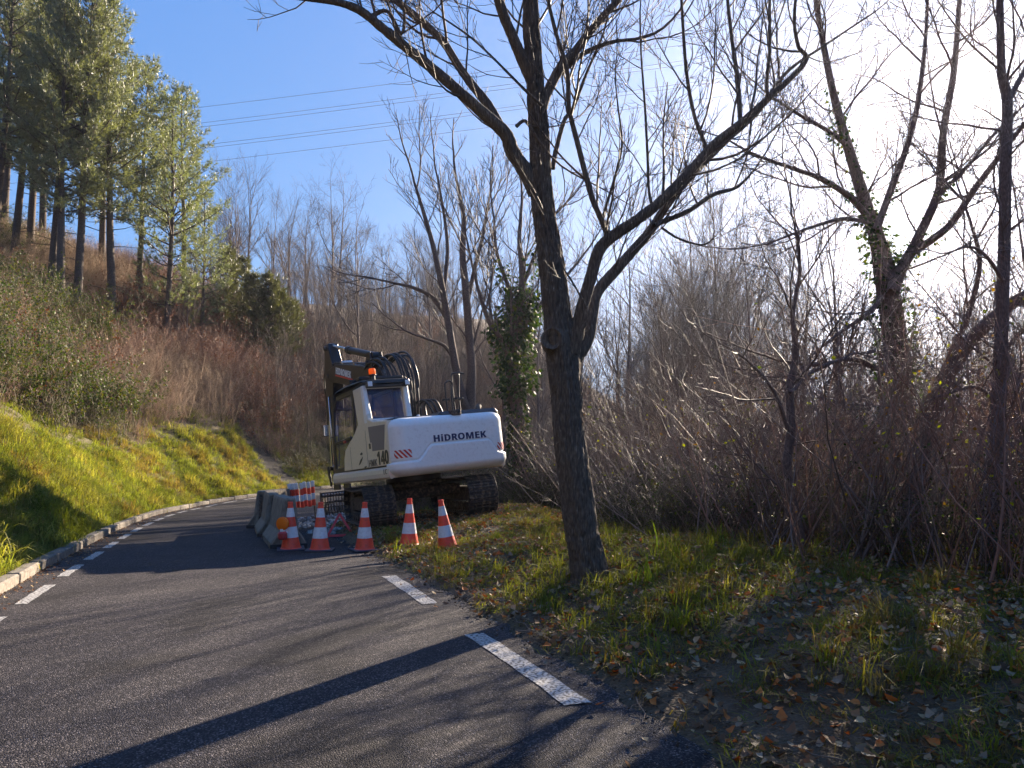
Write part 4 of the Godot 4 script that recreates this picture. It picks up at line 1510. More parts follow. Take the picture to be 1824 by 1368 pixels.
func build_traced_trees() -> void:
	# ---- the large ash by the road
	var D := 8.1
	var DS := 8.1 / 9.33
	var q := {"wiggle": 0.16, "up": 0.085, "ratio": 0.5, "every": 0.2, "levels": 3, "min_r": 0.0034, "angle": 0.75, "tone": Color(0.10, 0.078, 0.062), "seg": 0.13, "length": 1.15, "least": 0.07}
	var thick := Buf.new()
	var thin := Buf.new()
	var first := thick.v.size()
	var tk := traced([[1054, 1062, 47], [1052, 1035, 42], [1044, 985, 36], [1034, 935, 34], [1024, 860, 33], [1015, 780, 32.5], [1008, 700, 32], [1004, 640, 34], [999, 600, 34], [993, 560, 29], [987, 510, 27], [977, 434, 25], [965, 338, 22], [961, 241, 20], [952, 145, 17], [947, 48, 17], [945, -20, 15], [943, -110, 12], [940, -220, 8]], D, D - 0.1, 26)
	var pts: PackedVector3Array = tk[0]
	var rad: PackedFloat32Array = tk[1]
	# root flare
	for i in mini(40, rad.size()):
		rad[i] *= 1.0 + 0.34 * pow(1.0 - i / 40.0, 2.2)
	for i in rad.size():
		rad[i] *= 0.84 + 0.03 * nz.get_noise_1d(i * 1.3)
	thick.tube(pts, rad, 72, Color.WHITE)
	rough_bark(thick, first, 0.019, pts.size(), 72)
	var trunk_only := Buf.new()
	limb(Buf.new(), thin, PackedVector3Array([pts[-100], pts[-50], pts[-1]]), PackedFloat32Array([0.1, 0.09, 0.05]), 6, 0.1, q, true)
	var limbs := [
		# left limb and its twin
		[[[955, 345, 17], [940, 312, 16], [913, 270, 15], [900, 238, 13.5], [862, 203, 12], [818, 163, 11], [765, 118, 10.5], [715, 78, 10], [675, 45, 9], [640, 18, 8.5], [600, 4, 7], [545, -2, 4.5], [515, -4, 2.5]], 9.30, 8.6, 9],
		[[[902, 245, 10], [890, 222, 9.5], [868, 185, 9.5], [840, 150, 9], [815, 115, 8.5], [790, 75, 8], [762, 48, 8], [735, 25, 8], [700, -4, 7], [660, -40, 5]], 9.25, 9.6, 8],
		[[[950, 150, 12], [932, 110, 11.5], [915, 70, 11], [898, 30, 10.5], [885, -10, 10], [860, -80, 7], [830, -160, 4]], 9.25, 8.9, 9],
		[[[966, 195, 10], [975, 165, 10], [1000, 118, 10], [1024, 92, 9], [1062, 43, 8], [1101, 0, 7], [1150, -60, 4]], 9.25, 9.8, 9],
		# right fork, front stem
		[[[1014, 625, 22], [1030, 580, 15], [1038, 545, 12.5], [1053, 492, 12], [1067, 446, 12.5], [1090, 422, 12], [1130, 395, 11], [1173, 362, 10.5], [1217, 318, 10], [1270, 260, 9.5], [1323, 217, 8.5], [1366, 178, 7], [1434, 111, 5], [1422, 82, 4], [1415, 38, 3.5], [1419, -20, 2.5]], 9.25, 8.8, 12],
		# right fork, rear stem
		[[[1020, 640, 20], [1046, 602, 14], [1056, 560, 11], [1064, 521, 11.5], [1101, 477, 11], [1130, 444, 10], [1159, 410, 9.5], [1188, 366, 8], [1230, 316, 6.5], [1290, 255, 5.5], [1350, 200, 4.5], [1400, 130, 3.5], [1470, 80, 2.5], [1560, 20, 1.5]], 9.4, 10.6, 10],
		[[[1082, 428, 7], [1079, 410, 6.5], [1066, 380, 6], [1053, 347, 6], [1029, 256, 5.5], [1014, 193, 5], [1010, 125, 4.5], [990, 58, 4], [976, 0, 3.5], [965, -50, 2.5]], 9.2, 8.7, 8],
		[[[1165, 402, 5.5], [1180, 395, 5.5], [1226, 376, 5], [1270, 347, 4.5], [1313, 333, 3.5], [1345, 301, 2.2]], 9.8, 10.3, 7],
		[[[1178, 405, 3], [1207, 424, 2.6], [1246, 436, 2.2], [1262, 432, 1.8], [1275, 420, 1.2]], 9.85, 9.9, 5],
		[[[1163, 372, 3.5], [1156, 340, 3], [1154, 289, 2.8], [1149, 193, 2.4], [1142, 96, 2], [1140, 20, 1.5]], 9.1, 9.0, 6],
		[[[1258, 275, 5], [1255, 255, 4.5], [1236, 203, 4], [1222, 120, 3.6], [1214, 0, 3], [1212, -60, 2]], 9.0, 8.9, 6],
		[[[1320, 220, 5], [1318, 205, 5], [1313, 135, 4.6], [1304, 72, 4], [1296, 0, 3.2], [1290, -60, 2]], 8.95, 9.2, 6],
		[[[1368, 178, 4], [1366, 145, 4], [1371, 87, 3.6], [1371, 0, 3], [1375, -60, 2]], 8.9, 8.7, 6],
		[[[1072, 398, 3.4], [1077, 376, 3], [1096, 313, 2.6], [1108, 256, 2.2], [1101, 193, 1.8]], 9.2, 9.3, 6],
		[[[985, 300, 5], [990, 270, 5], [1005, 215, 4.5], [1020, 195, 4], [1045, 130, 3], [1075, 60, 2]], 9.3, 9.9, 6],
		[[[1000, 130, 6], [1040, 95, 5], [1090, 75, 4], [1130, 70, 3.5], [1165, 60, 3]], 9.5, 9.9, 6],
		[[[920, 225, 4], [935, 215, 3.5], [950, 236, 3]], 9.0, 9.1, 5],
		[[[968, 190, 3], [940, 165, 3], [905, 130, 2.5], [870, 95, 2.2], [830, 60, 2], [770, 20, 1.5]], 8.9, 8.4, 6],
		[[[1035, 590, 4], [1048, 560, 3], [1030, 520, 2.2], [1005, 480, 1.6]], 9.0, 8.9, 5],
		[[[660, 30, 5], [690, 20, 4], [715, 60, 3.6], [720, 20, 3], [705, -20, 2]], 8.9, 8.8, 5],
	]
	for l in limbs:
		var t := traced(l[0], l[1] * DS, l[2] * DS, l[3])
		var rp: PackedFloat32Array = t[1]
		for i in rp.size():
			rp[i] *= 0.88 + 0.10 * nz2.get_noise_2d(i * 1.7, l[0][0][0])
		limb(thick, thin, t[0], rp, 22 if rp[0] > 0.08 else 14 if rp[0] > 0.04 else 8, 0.22, q)
	# the grown-over knot below the fork
	var knot := Buf.new()
	var kp := at(984, 604, D - 0.20)
	knot.lathe(vv([[0.0, -0.03], [0.05, -0.045], [0.07, -0.005], [0.105, 0.02], [0.13, -0.02], [0.16, -0.12]]), 30, Transform3D(Basis(Vector3.UP, -0.4) * Basis(Vector3.RIGHT, PI / 2.0), kp))
	for i in knot.v.size():
		knot.v[i] += knot.n[i] * 0.018 * nz2.get_noise_3dv(knot.v[i] * 7.0)
	var base := Vector3(pts[3].x, hgt(pts[3].x, pts[3].z), pts[3].z)
	var ash := thing("ash_tree", "large bare ash tree with furrowed trunk forking beside the road", "tree", Transform3D(Basis(), base))
	for i in knot.v.size():
		knot.v[i] -= base
	tree_parts(ash, thick, thin, M.ash_bark, base)
	part("knot", knot.mesh(), M.ash_bark, ash)

	# ---- ivy-clad tree in the thicket
	var q2 := {"wiggle": 0.2, "up": 0.035, "ratio": 0.5, "every": 0.2, "levels": 3, "min_r": 0.0036, "angle": 0.8, "tone": Color(0.12, 0.088, 0.075), "seg": 0.13, "length": 1.3, "least": 0.1}
	thick = Buf.new()
	thin = Buf.new()
	var ivy := Buf.new()
	var DI := 12.0
	tk = traced([[1606, 1010, 32], [1610, 900, 29], [1612, 790, 28], [1602, 680, 27], [1592, 588, 26], [1576, 486, 24], [1561, 420, 17], [1540, 358, 14], [1515, 276, 11.5], [1494, 205, 9.5], [1474, 118, 7.5], [1453, 0, 5.5], [1440, -80, 4]], DI, DI + 0.6, 10)
	for i in tk[1].size():
		tk[1][i] *= 0.78
	limb(thick, thin, tk[0], tk[1], 18, 0.5, q2)
	ivy_leaves(ivy, tk[0], tk[1], 1500, 0.22, 0.075, 0.0, 0.52)
	ivy_leaves(ivy, tk[0], tk[1], 350, 0.09, 0.06, 0.5, 0.8)
	var il := [
		[[[1590, 520, 16], [1602, 486, 14], [1627, 440, 11], [1668, 353, 9.5], [1676, 307, 9], [1681, 230, 8], [1699, 128, 7], [1709, 0, 5], [1715, -60, 4]], 12.0, 12.6],
		[[[1622, 452, 9], [1689, 404, 8.5], [1735, 338, 7.5], [1786, 271, 6], [1840, 200, 4]], 12.1, 11.4],
		[[[1561, 410, 9], [1587, 338, 8], [1612, 271, 7], [1633, 194, 6], [1648, 77, 4.5], [1653, -30, 3]], 12.1, 13.0],
		[[[1545, 385, 8], [1510, 348, 7], [1459, 317, 6], [1418, 302, 5], [1346, 276, 3.5], [1300, 251, 2]], 12.1, 11.2],
		[[[1505, 256, 6], [1470, 230, 5], [1433, 210, 4.2], [1377, 174, 2.5]], 12.3, 12.0],
		[[[1548, 400, 6], [1533, 393, 5], [1494, 391, 4.5], [1433, 409, 3.5], [1366, 435, 2]], 12.0, 11.5],
		[[[1668, 353, 6], [1690, 330, 5], [1720, 300, 4.5], [1770, 240, 3.5], [1810, 200, 2.5]], 12.2, 12.9],
		[[[1570, 530, 7], [1545, 560, 5], [1500, 590, 4], [1440, 640, 3], [1400, 700, 2]], 11.9, 11.0],
		[[[1603, 660, 8], [1560, 655, 7], [1520, 640, 6], [1450, 650, 4.5], [1380, 640, 3]], 11.9, 11.2],
	]
	for l in il:
		var t := traced(l[0], l[1], l[2], 7)
		for i in t[1].size():
			t[1][i] *= 0.78
		limb(thick, thin, t[0], t[1], 10, 0.12, q2)
		ivy_leaves(ivy, t[0], t[1], 70, 0.06, 0.055, 0.0, 0.35)
	base = spot(1606, DI)
	var it := thing("ivy_clad_tree", "bare spreading tree with ivy on its trunk rising from the thicket", "tree", Transform3D(Basis(), base))
	for i in ivy.v.size():
		ivy.v[i] -= base
	tree_parts(it, thick, thin, M.dark_bark, base)
	part("ivy", ivy.mesh(), M.leaf_green, it)

	# ---- other trees of the thicket edge
	var others := [
		["slender_tree", "tall slender bare tree with a straight trunk at the thicket edge", [[[[1738, 1050, 20], [1745, 960, 18], [1760, 880, 17], [1775, 760, 15.5], [1781, 665, 15], [1786, 512, 13], [1789, 435, 12.5], [1791, 307, 12], [1794, 179, 11], [1784, 128, 9], [1781, 0, 7], [1778, -80, 5]], 9.6, 9.8], [[[1794, 185, 7], [1812, 150, 6], [1840, 100, 4.5], [1880, 40, 3]], 9.7, 10.2], [[[1786, 500, 5], [1760, 460, 4], [1730, 440, 3], [1690, 450, 2]], 9.6, 9.3], [[[1783, 640, 5], [1810, 600, 4], [1850, 560, 3]], 9.7, 9.9], [[[1778, 720, 4.5], [1740, 690, 4], [1690, 700, 3], [1640, 720, 2]], 9.6, 9.2]]],
		["leaning_tree", "dark tree leaning over sideways out of the thicket beside the ivy trunk", [[[[1628, 960, 19], [1636, 850, 18], [1660, 735, 17], [1714, 625, 16], [1790, 550, 14], [1850, 515, 12], [1930, 470, 8]], 11.0, 10.2], [[[1668, 720, 8], [1690, 640, 7], [1725, 560, 6], [1745, 470, 5], [1730, 400, 3.5], [1705, 330, 2]], 10.8, 11.4], [[[1640, 840, 6], [1600, 790, 5], [1570, 700, 3.5]], 11.0, 11.4]]],
		["crooked_sapling", "thin crooked dark sapling standing at the front of the thicket", [[[[1442, 1045, 13], [1436, 1000, 11.5], [1422, 940, 11], [1402, 840, 10], [1409, 765, 10], [1407, 691, 8.5], [1418, 629, 7], [1412, 560, 5.5], [1425, 480, 4], [1415, 400, 2.5]], 9.2, 9.6], [[[1405, 770, 5], [1380, 700, 4], [1340, 650, 3], [1300, 620, 2]], 9.3, 9.0], [[[1408, 700, 4.5], [1450, 660, 3.8], [1500, 640, 3]], 9.3, 9.8]]],
	]
	for o in others:
		thick = Buf.new()
		thin = Buf.new()
		for l in o[2]:
			var t := traced(l[0], l[1], l[2], 7)
			for i in t[1].size():
				t[1][i] *= 0.8
			limb(thick, thin, t[0], t[1], 12, 0.25, q2)
		base = spot(o[2][0][0][0][0], o[2][0][1])
		tree_parts(thing(o[0], o[1], "tree", Transform3D(Basis(), base)), thick, thin, M.dark_bark, base)

	# ---- forked pair behind the excavator
	var q3 := {"wiggle": 0.13, "up": 0.06, "ratio": 0.52, "every": 0.32, "levels": 3, "min_r": 0.0065, "angle": 0.6, "tone": Color(0.075, 0.06, 0.055), "seg": 0.25, "length": 2.0, "least": 0.16}
	thick = Buf.new()
	thin = Buf.new()
	for l in [[[[840, 830, 14], [838, 760, 12], [837, 725, 11], [840, 660, 8], [836, 600, 7.5], [830, 520, 7], [824, 450, 6], [826, 390, 4.5], [815, 330, 3]], 25.0, 25.3], [[[838, 735, 9], [826, 715, 7.5], [815, 670, 7], [806, 620, 6.5], [796, 560, 6], [785, 500, 5.5], [772, 440, 4.5], [755, 380, 3.5], [738, 325, 2.2]], 25.0, 24.4], [[[798, 570, 4.5], [770, 530, 4], [735, 512, 3.2], [705, 505, 2.2]], 24.9, 24.5], [[[806, 635, 3.5], [790, 615, 3], [765, 605, 2.2]], 24.9, 24.7], [[[832, 545, 4], [845, 480, 3.6], [860, 420, 3], [870, 360, 2.2]], 25.2, 26.0], [[[790, 520, 4], [797, 450, 3.5], [792, 390, 2.8], [780, 320, 2]], 24.8, 25.6], [[[837, 640, 2.4], [850, 590, 2], [862, 540, 1.6]], 25.1, 25.3]]:
		var t := traced(l[0], l[1], l[2], 6)
		limb(thick, thin, t[0], t[1], 10, 0.35, q3)
	base = spot(840, 25.0)
	tree_parts(thing("forked_tree", "tall dark bare tree forked low, rising right behind the excavator", "tree", Transform3D(Basis(), base)), thick, thin, M.dark_bark, base)
	# ---- ivy tree between the machine and the ash
	thick = Buf.new()
	thin = Buf.new()
	ivy = Buf.new()
	for l in [[[[930, 850, 17], [924, 780, 15], [917, 700, 14], [915, 620, 12], [922, 560, 9], [930, 500, 6], [925, 430, 4]], 22.0, 22.2, 1.0], [[[916, 660, 7], [895, 610, 5.5], [870, 570, 4.5], [850, 510, 3]], 22.0, 21.6, 0.3], [[[916, 610, 6], [940, 570, 5], [965, 540, 4], [1000, 500, 3]], 22.0, 22.6, 0.3], [[[920, 570, 5], [905, 510, 4], [885, 450, 3], [880, 390, 2]], 22.0, 22.5, 0.25], [[[928, 520, 4], [950, 460, 3.2], [975, 400, 2.4], [1010, 360, 1.6]], 22.1, 21.7, 0.1]]:
		var t := traced(l[0], l[1], l[2], 7)
		limb(thick, thin, t[0], t[1], 10, 0.3, q3)
		if l[3] == 1.0:
			ivy_leaves(ivy, t[0], t[1], 900, 0.20, 0.10, 0.0, 0.4)
			ivy_leaves(ivy, t[0], t[1], 2000, 0.95, 0.12, 0.32, 0.8)
		else:
			ivy_leaves(ivy, t[0], t[1], int(900 * l[3]), 0.4, 0.11, 0.0, 0.6)
	base = spot(925, 22.0)
	var it2 := thing("ivy_covered_tree", "tree trunk wrapped in green ivy between the excavator and the ash", "tree", Transform3D(Basis(), base))
	for i in ivy.v.size():
		ivy.v[i] -= base
	tree_parts(it2, thick, thin, M.dark_bark, base)
	part("ivy", ivy.mesh(), M.leaf_green, it2)

# ---------------------------------------------------------------- woods
func bare_variant(sd: int, h: float, stems: int, spread: float, first: float, tone: Color) -> Array:
	rng.seed = sd
	var thick := Buf.new()
	var thin := Buf.new()
	var q := {"wiggle": 0.15, "up": 0.05, "ratio": 0.6, "every": h * 0.054, "levels": 3, "min_r": 0.0065, "angle": spread, "tone": tone, "seg": h * 0.045, "length": h * 0.36, "least": h * 0.025}
	for s in stems:
		var d := (Vector3.UP + side_of(Vector3.UP) * (0.05 if stems == 1 else 0.22)).normalized()
		var p := Vector3(rng.randf_range(-0.1, 0.1) * stems, -0.3, rng.randf_range(-0.1, 0.1) * stems)
		var src := [p]
		var hh := h * rng.randf_range(0.72, 0.86)
		for i in 5:
			d = (d + rv() * 0.07 + Vector3.UP * 0.06).normalized()
			p += d * hh / 5.0
			src.append(p)
		var pts := smooth_path(src, 3)
		var rad := PackedFloat32Array()
		for i in pts.size():
			rad.append(h * 0.0125 * lerpf(1.0, 0.22, float(i) / (pts.size() - 1)) / sqrt(stems))
		limb(thick, thin, pts, rad, 8, first, q)
	return [thick.mesh(), thin.mesh()]

func bare_tree(called: String, label: String, vr: Array, p: Vector3, s: float, group := "") -> Node3D:
	var t := thing(called, label, "tree", Transform3D(Basis(Vector3.UP, rng.randf() * TAU).scaled(Vector3.ONE * s), p), group)
	part("trunk", vr[0], M.dark_bark, t)
	part("crown", vr[1], M.far_twig, t)
	return t

func needle_tuft(b: Buf, p: Vector3, d: Vector3, size: float, cnt: int, col: Color) -> void:
	for i in cnt:
		var al := (d * 0.9 + rv() * 0.95 + Vector3.UP * 0.15).normalized() * size * rng.randf_range(0.7, 1.2)
		var sd := al.cross(rv()).normalized() * size * 0.055
		var g := rng.randf_range(0.7, 1.25)
		var k := b.v.size()
		var nn := sd.cross(al).normalized()
		b.v.append(p - sd); b.v.append(p + sd); b.v.append(p + al)
		for j in 3:
			b.n.append(nn); b.uv.append(Vector2.ZERO)
			b.c.append(Color(col.r * g, col.g * g, col.b * g))
		b.ix.append(k); b.ix.append(k + 2); b.ix.append(k + 1)

func pine_variant(sd: int, h: float, bare: float, width: float, dens: float, col: Color) -> Array:
	rng.seed = sd
	var wood := Buf.new()
	var gr := Buf.new()
	var src := []
	var p := Vector3(0, -0.6, 0)
	var d := Vector3.UP
	for i in 7:
		src.append(p)
		d = (d + rv() * 0.035 + Vector3.UP * 0.05).normalized()
		p += d * (h + 0.6) / 6.0
	var pts := smooth_path(src, 4)
	var rad := PackedFloat32Array()
	for i in pts.size():
		rad.append(h * 0.0135 * lerpf(1.0, 0.1, pow(float(i) / (pts.size() - 1), 1.1)))
	wood.tube(pts, rad, 12)
	var y := h * bare
	while y < h * 0.99:
		var t := y / h
		var ci := (y - h * bare) / (h * (1.0 - bare))
		# wide in the lower third, rounded towards the top
		var reach := width * (0.45 + 0.55 * smoothstep(0.0, 0.3, ci)) * pow(1.0 - ci * 0.93, 0.72)
		var f := t * (pts.size() - 1)
		var a := mini(int(f), pts.size() - 2)
		var c := pts[a].lerp(pts[a + 1], f - a)
		var m := rng.randi_range(3, 5)
		var w0 := rng.randf() * TAU
		for k in m:
			var w := w0 + TAU * k / m + rng.randf_range(-0.4, 0.4)
			var ln := reach * rng.randf_range(0.55, 1.2)
			var bd := Vector3(cos(w), lerpf(-0.02, 0.9, ci) + rng.randf_range(-0.1, 0.15), sin(w)).normalized()
			var bp := [c]
			var q := c
			for i in 4:
				bd = (bd + Vector3.UP * 0.13 + rv() * 0.1).normalized()
				q += bd * ln / 4.0
				bp.append(q)
			var path := smooth_path(bp, 2)
			var br := PackedFloat32Array()
			for i in path.size():
				br.append(lerpf(0.012 + ln * 0.012, 0.008, float(i) / (path.size() - 1)))
			wood.tube(path, br, 4)
			var sprays := maxi(4, int(ln * 4.6 * dens))
			for s in sprays:
				var ft := lerpf(0.25, 1.0, (s + rng.randf()) / sprays)
				var g := ft * (path.size() - 1)
				var ga := mini(int(g), path.size() - 2)
				var o := path[ga].lerp(path[ga + 1], g - ga)
				var od := ((path[ga + 1] - path[ga]).normalized() + side_of(bd) * 0.9 + Vector3.UP * 0.35).normalized()
				var sl := rng.randf_range(0.22, 0.6) * minf(1.0, ln)
				if s == sprays - 1:
					od = (path[ga + 1] - path[ga]).normalized()
				for e in 3:
					var tone := rng.randf_range(0.75, 1.3)
					var cc := Color(col.r * tone, col.g * tone, col.b * tone)
					needle_tuft(gr, o + od * sl * (0.4 + 0.33 * e) + rv() * 0.06, od, 0.25, 10, cc)
		y += rng.randf_range(0.45, 0.72) * h / 14.0
	needle_tuft(gr, pts[-1], Vector3.UP, 0.35, 20, col)
	# a few dead snags below the crown
	for i in 7:
		var t := rng.randf_range(bare * 0.45, bare)
		var f := t * (pts.size() - 1)
		var a := mini(int(f), pts.size() - 2)
		var w := rng.randf() * TAU
		var o := pts[a].lerp(pts[a + 1], f - a)
		var e := o + Vector3(cos(w), rng.randf_range(-0.2, 0.3), sin(w)) * rng.randf_range(0.5, 1.6)
		wood.tube(PackedVector3Array([o, (o + e) / 2.0 + rv() * 0.08, e]), PackedFloat32Array([0.022, 0.015, 0.006]), 4)
	return [wood.mesh(), gr.mesh()]

func pine(called: String, label: String, vr: Array, u: float, depth: float, s: float, group: String) -> void:
	var p := spot(u, depth)
	var t := thing(called, label, "pine tree", Transform3D(Basis(Vector3.UP, rng.randf() * TAU).scaled(Vector3.ONE * s), p), group)
	part("trunk", vr[0], M.pine_bark, t)
	part("crown", vr[1], M.needle, t)

func build_woods() -> void:
	var pg := Color(0.215, 0.225, 0.14)
	var pv := []
	for i in 4:
		pv.append(pine_variant(100 + i, 14.0, 0.38, 3.4, 1.9, pg))
	pv.append(pine_variant(120, 14.0, 0.24, 3.8, 1.3, Color(0.235, 0.255, 0.145)))
	rng.seed = 41
	var pl := "tall pine with olive crown in the stand above the bank"
	var rows := [[-28, 36, 1.12], [-12, 44, 1.2], [8, 38, 1.1], [40, 41, 1.15], [58, 46, 1.2], [78, 37, 1.05], [97, 35, 1.1], [131, 36, 1.18], [168, 47, 1.15], [193, 38, 1.2]]
	for i in rows.size():
		pine("pine_tree", pl, pv[i % 4], rows[i][0], rows[i][1], rows[i][2], "pines above the bank")
	pine("pine_tree", "shorter pine at the open end of the stand, flat crowned", pv[4], 290, 40.0, 0.98, "pines above the bank")
	pine("pine_tree", "shorter pine behind the flat crowned one, with a pointed tip", pv[2], 322, 46.0, 1.0, "pines above the bank")
	pine("pine_tree", "pine standing between the tall stand and the flat crowned pine", pv[3], 240, 43.0, 1.02, "pines above the bank")
	pine("pine_tree", "low pine beyond the flat crowned one, crown near the ground", pv[4], 352, 43.0, 0.66, "pines above the bank")
	var young := []
	for i in 3:
		young.append(pine_variant(140 + i, 4.6, 0.34, 1.5, 0.62, Color(0.10, 0.10, 0.045)))
	rng.seed = 43
	for r in [[392, 47.0, 1.2], [424, 49.0, 1.15], [447, 46.0, 1.2], [474, 46.0, 1.3], [498, 47.0, 1.15], [516, 49.0, 1.0]]:
		pine("young_pine", "young dark pine in the clump on the slope above the bend", young[rng.randi() % 3], r[0], r[1], r[2], "young pines on the slope")
	# bare broadleaves
	var tone := Color(0.085, 0.067, 0.06)
	var v := []
	v.append(bare_variant(201, 11.0, 1, 0.62, 0.30, tone))
	v.append(bare_variant(202, 12.0, 1, 0.50, 0.38, tone))
	v.append(bare_variant(203, 10.0, 2, 0.62, 0.28, Color(0.10, 0.078, 0.068)))
	v.append(bare_variant(204, 9.0, 3, 0.55, 0.22, Color(0.11, 0.085, 0.075)))
	v.append(bare_variant(205, 12.0, 1, 0.78, 0.26, tone))
	rng.seed = 47
	bare_tree("bare_tree", "fan crowned bare tree standing alone on the slope above the machine", v[4], spot(645, 46.0), 0.93)
	bare_tree("bare_tree", "wide bare tree with drooping boughs beside the fan crowned one", v[0], spot(690, 43.0), 0.60)
	bare_tree("bare_tree", "bare tree with a purple grey crown just past the last pine", v[2], spot(412, 58.0), 0.95)
	bare_tree("bare_tree", "thin crooked bare tree on the ridge above the young pines", v[1], spot(505, 60.0), 0.72)
	bare_tree("bare_tree", "small dark bare tree on the slope below the pines", v[0], spot(328, 41.0), 0.5)
	bare_tree("bare_tree", "slim bare tree with upswept boughs behind the ivy covered tree", v[1], spot(895, 33.0), 0.82)
	bare_tree("bare_tree", "bare tree with wide low boughs beyond the ivy covered trunk", v[4], spot(955, 36.0), 0.72)
	var lb := "bare grey tree in the wood on the far hillside"
	for i in 46:
		var u := rng.randf_range(350, 1010)
		var dep := rng.randf_range(64, 100)
		bare_tree("hillside_tree", lb, v[rng.randi() % 5], spot(u, dep), rng.randf_range(0.6, 0.95), "trees on the far hillside")
	lb = "bare tree in the wood behind the roadside thicket"
	for i in 84:
		var u := rng.randf_range(960, 1900) if i < 62 else rng.randf_range(985, 1330)
		var dep := rng.randf_range(40, 72)
		var s := rng.randf_range(0.6, 0.95) * (1.0 if u < 1420 else 0.8)
		bare_tree("woodland_tree", lb, v[rng.randi() % 5], spot(u, dep), s * 1.35, "trees behind the thicket")
	lb = "thin bare tree growing up through the roadside thicket"
	for a in [[1110, 26.0, 0.55], [1235, 24.0, 0.5], [1300, 28.0, 0.62], [1405, 25.0, 0.6], [1500, 22.0, 0.6], [1660, 20.0, 0.62], [1840, 16.0, 0.6], [1960, 13.0, 0.6], [2150, 11.0, 0.55], [1265, 17.0, 0.5], [1335, 19.0, 0.52], [1420, 16.0, 0.48], [1190, 19.0, 0.46], [1510, 15.0, 0.5]]:
		bare_tree("thicket_tree", lb, v[[2, 0, 1][rng.randi() % 3]], spot(a[0], a[1]), a[2], "thin trees in the thicket")

# ---------------------------------------------------------------- thickets
func shrub_variant(sd: int, stems: int, h: float, wide: float, lean: float, twigs: int, leaves: int, leaf_size: float, leaf_cols: Array) -> Array:
	rng.seed = sd
	var wood := Buf.new()
	var lv := Buf.new()
	for s in stems:
		var o := Vector3(rng.randf_range(-1, 1), 0, rng.randf_range(-1, 1)) * wide
		var d := (Vector3.UP + side_of(Vector3.UP) * lean * rng.randf_range(0.3, 1.6) + Vector3(o.x, 0, o.z) * 0.12).normalized()
		var hh := h * rng.randf_range(0.45, 1.1)
		var p := o + Vector3(0, -0.15, 0)
		var pts := PackedVector3Array([p])
		var r0 := rng.randf_range(0.004, 0.012) * (h / 3.0 + 0.3)
		var rad := PackedFloat32Array([r0])
		var b := rng.randf_range(0.6, 1.45)
		var tone := Color(b, b * 0.97, b * 0.95)
		for i in 5:
			d = (d + rv() * 0.16 + Vector3.UP * 0.02 - Vector3.UP * 0.05 * i * lean).normalized()
			p += d * hh / 5.0
			pts.append(p)
			rad.append(lerpf(r0, 0.0022, (i + 1) / 5.0))
		wood.tube(pts, rad, 3, tone)
		for t in twigs:
			var f := lerpf(0.25, 0.98, rng.randf()) * 5.0
			var a := mini(int(f), 4)
			var tp := pts[a].lerp(pts[a + 1], f - a)
			var td := ((pts[a + 1] - pts[a]).normalized() + side_of(d) * 0.9).normalized()
			var tl := hh * rng.randf_range(0.1, 0.3)
			var e := tp + td * tl * 0.5 + rv() * 0.03
			var e2 := e + (td + Vector3.UP * 0.35 + rv() * 0.4).normalized() * tl * 0.5
			wood.tube(PackedVector3Array([tp, e, e2]), PackedFloat32Array([0.0032, 0.0026, 0.0016]), 3, tone)
			for y in (1 if twigs < 7 else 2):
				var q := tp.lerp(e2, rng.randf_range(0.3, 0.9))
				wood.tube(PackedVector3Array([q, q + (td + rv() * 0.9).normalized() * tl * 0.45]), PackedFloat32Array([0.0022, 0.0012]), 3, tone)
			if rng.randf() < 0.8 and leaves > 0:
				for y in leaves:
					var q2 := tp.lerp(e2, rng.randf()) + rv() * 0.05
					var al := (rv() + Vector3.DOWN * 0.2).normalized() * leaf_size * rng.randf_range(0.6, 1.3)
					lv.leaf(q2, al, al.cross(rv()).normalized() * leaf_size * 0.33, rv() * leaf_size * 0.12, leaf_cols[rng.randi() % leaf_cols.size()])
	return [wood.mesh(), lv.mesh() if lv.v.size() else null]

func pole_variant(sd: int, cnt: int, h: float) -> Mesh:
	rng.seed = sd
	var b := Buf.new()
	for s in cnt:
		var p := Vector3(rng.randf_range(-1, 1), -0.2, rng.randf_range(-1, 1)) * Vector3(1.2, 1, 1.2)
		var d := (Vector3.UP + rv() * 0.09).normalized()
		var hh := h * rng.randf_range(0.55, 1.1)
		var pts := PackedVector3Array([p])
		var rad := PackedFloat32Array([0.028])
		var k := rng.randf_range(0.6, 1.5)
		var tone := Color(k, k, k)
		for i in 5:
			d = (d + rv() * 0.07).normalized()
			p += d * hh / 5.0
			pts.append(p)
			rad.append(lerpf(0.028, 0.006, (i + 1) / 5.0))
		b.tube(pts, rad, 3, tone)
		for t in 9:
			var f := lerpf(0.35, 0.98, rng.randf()) * 5.0
			var a := mini(int(f), 4)
			var tp := pts[a].lerp(pts[a + 1], f - a)
			var td := ((pts[a + 1] - pts[a]).normalized() + side_of(d) * 0.6).normalized()
			var e := tp + td * hh * rng.randf_range(0.06, 0.2)
			b.tube(PackedVector3Array([tp, e]), PackedFloat32Array([0.009, 0.005]), 3, tone)
			for y in 2:
				b.tube(PackedVector3Array([tp.lerp(e, 0.3 + 0.35 * y), e + rv() * 0.4 + Vector3.UP * 0.2]), PackedFloat32Array([0.006, 0.004]), 3, tone)
	return b.mesh()

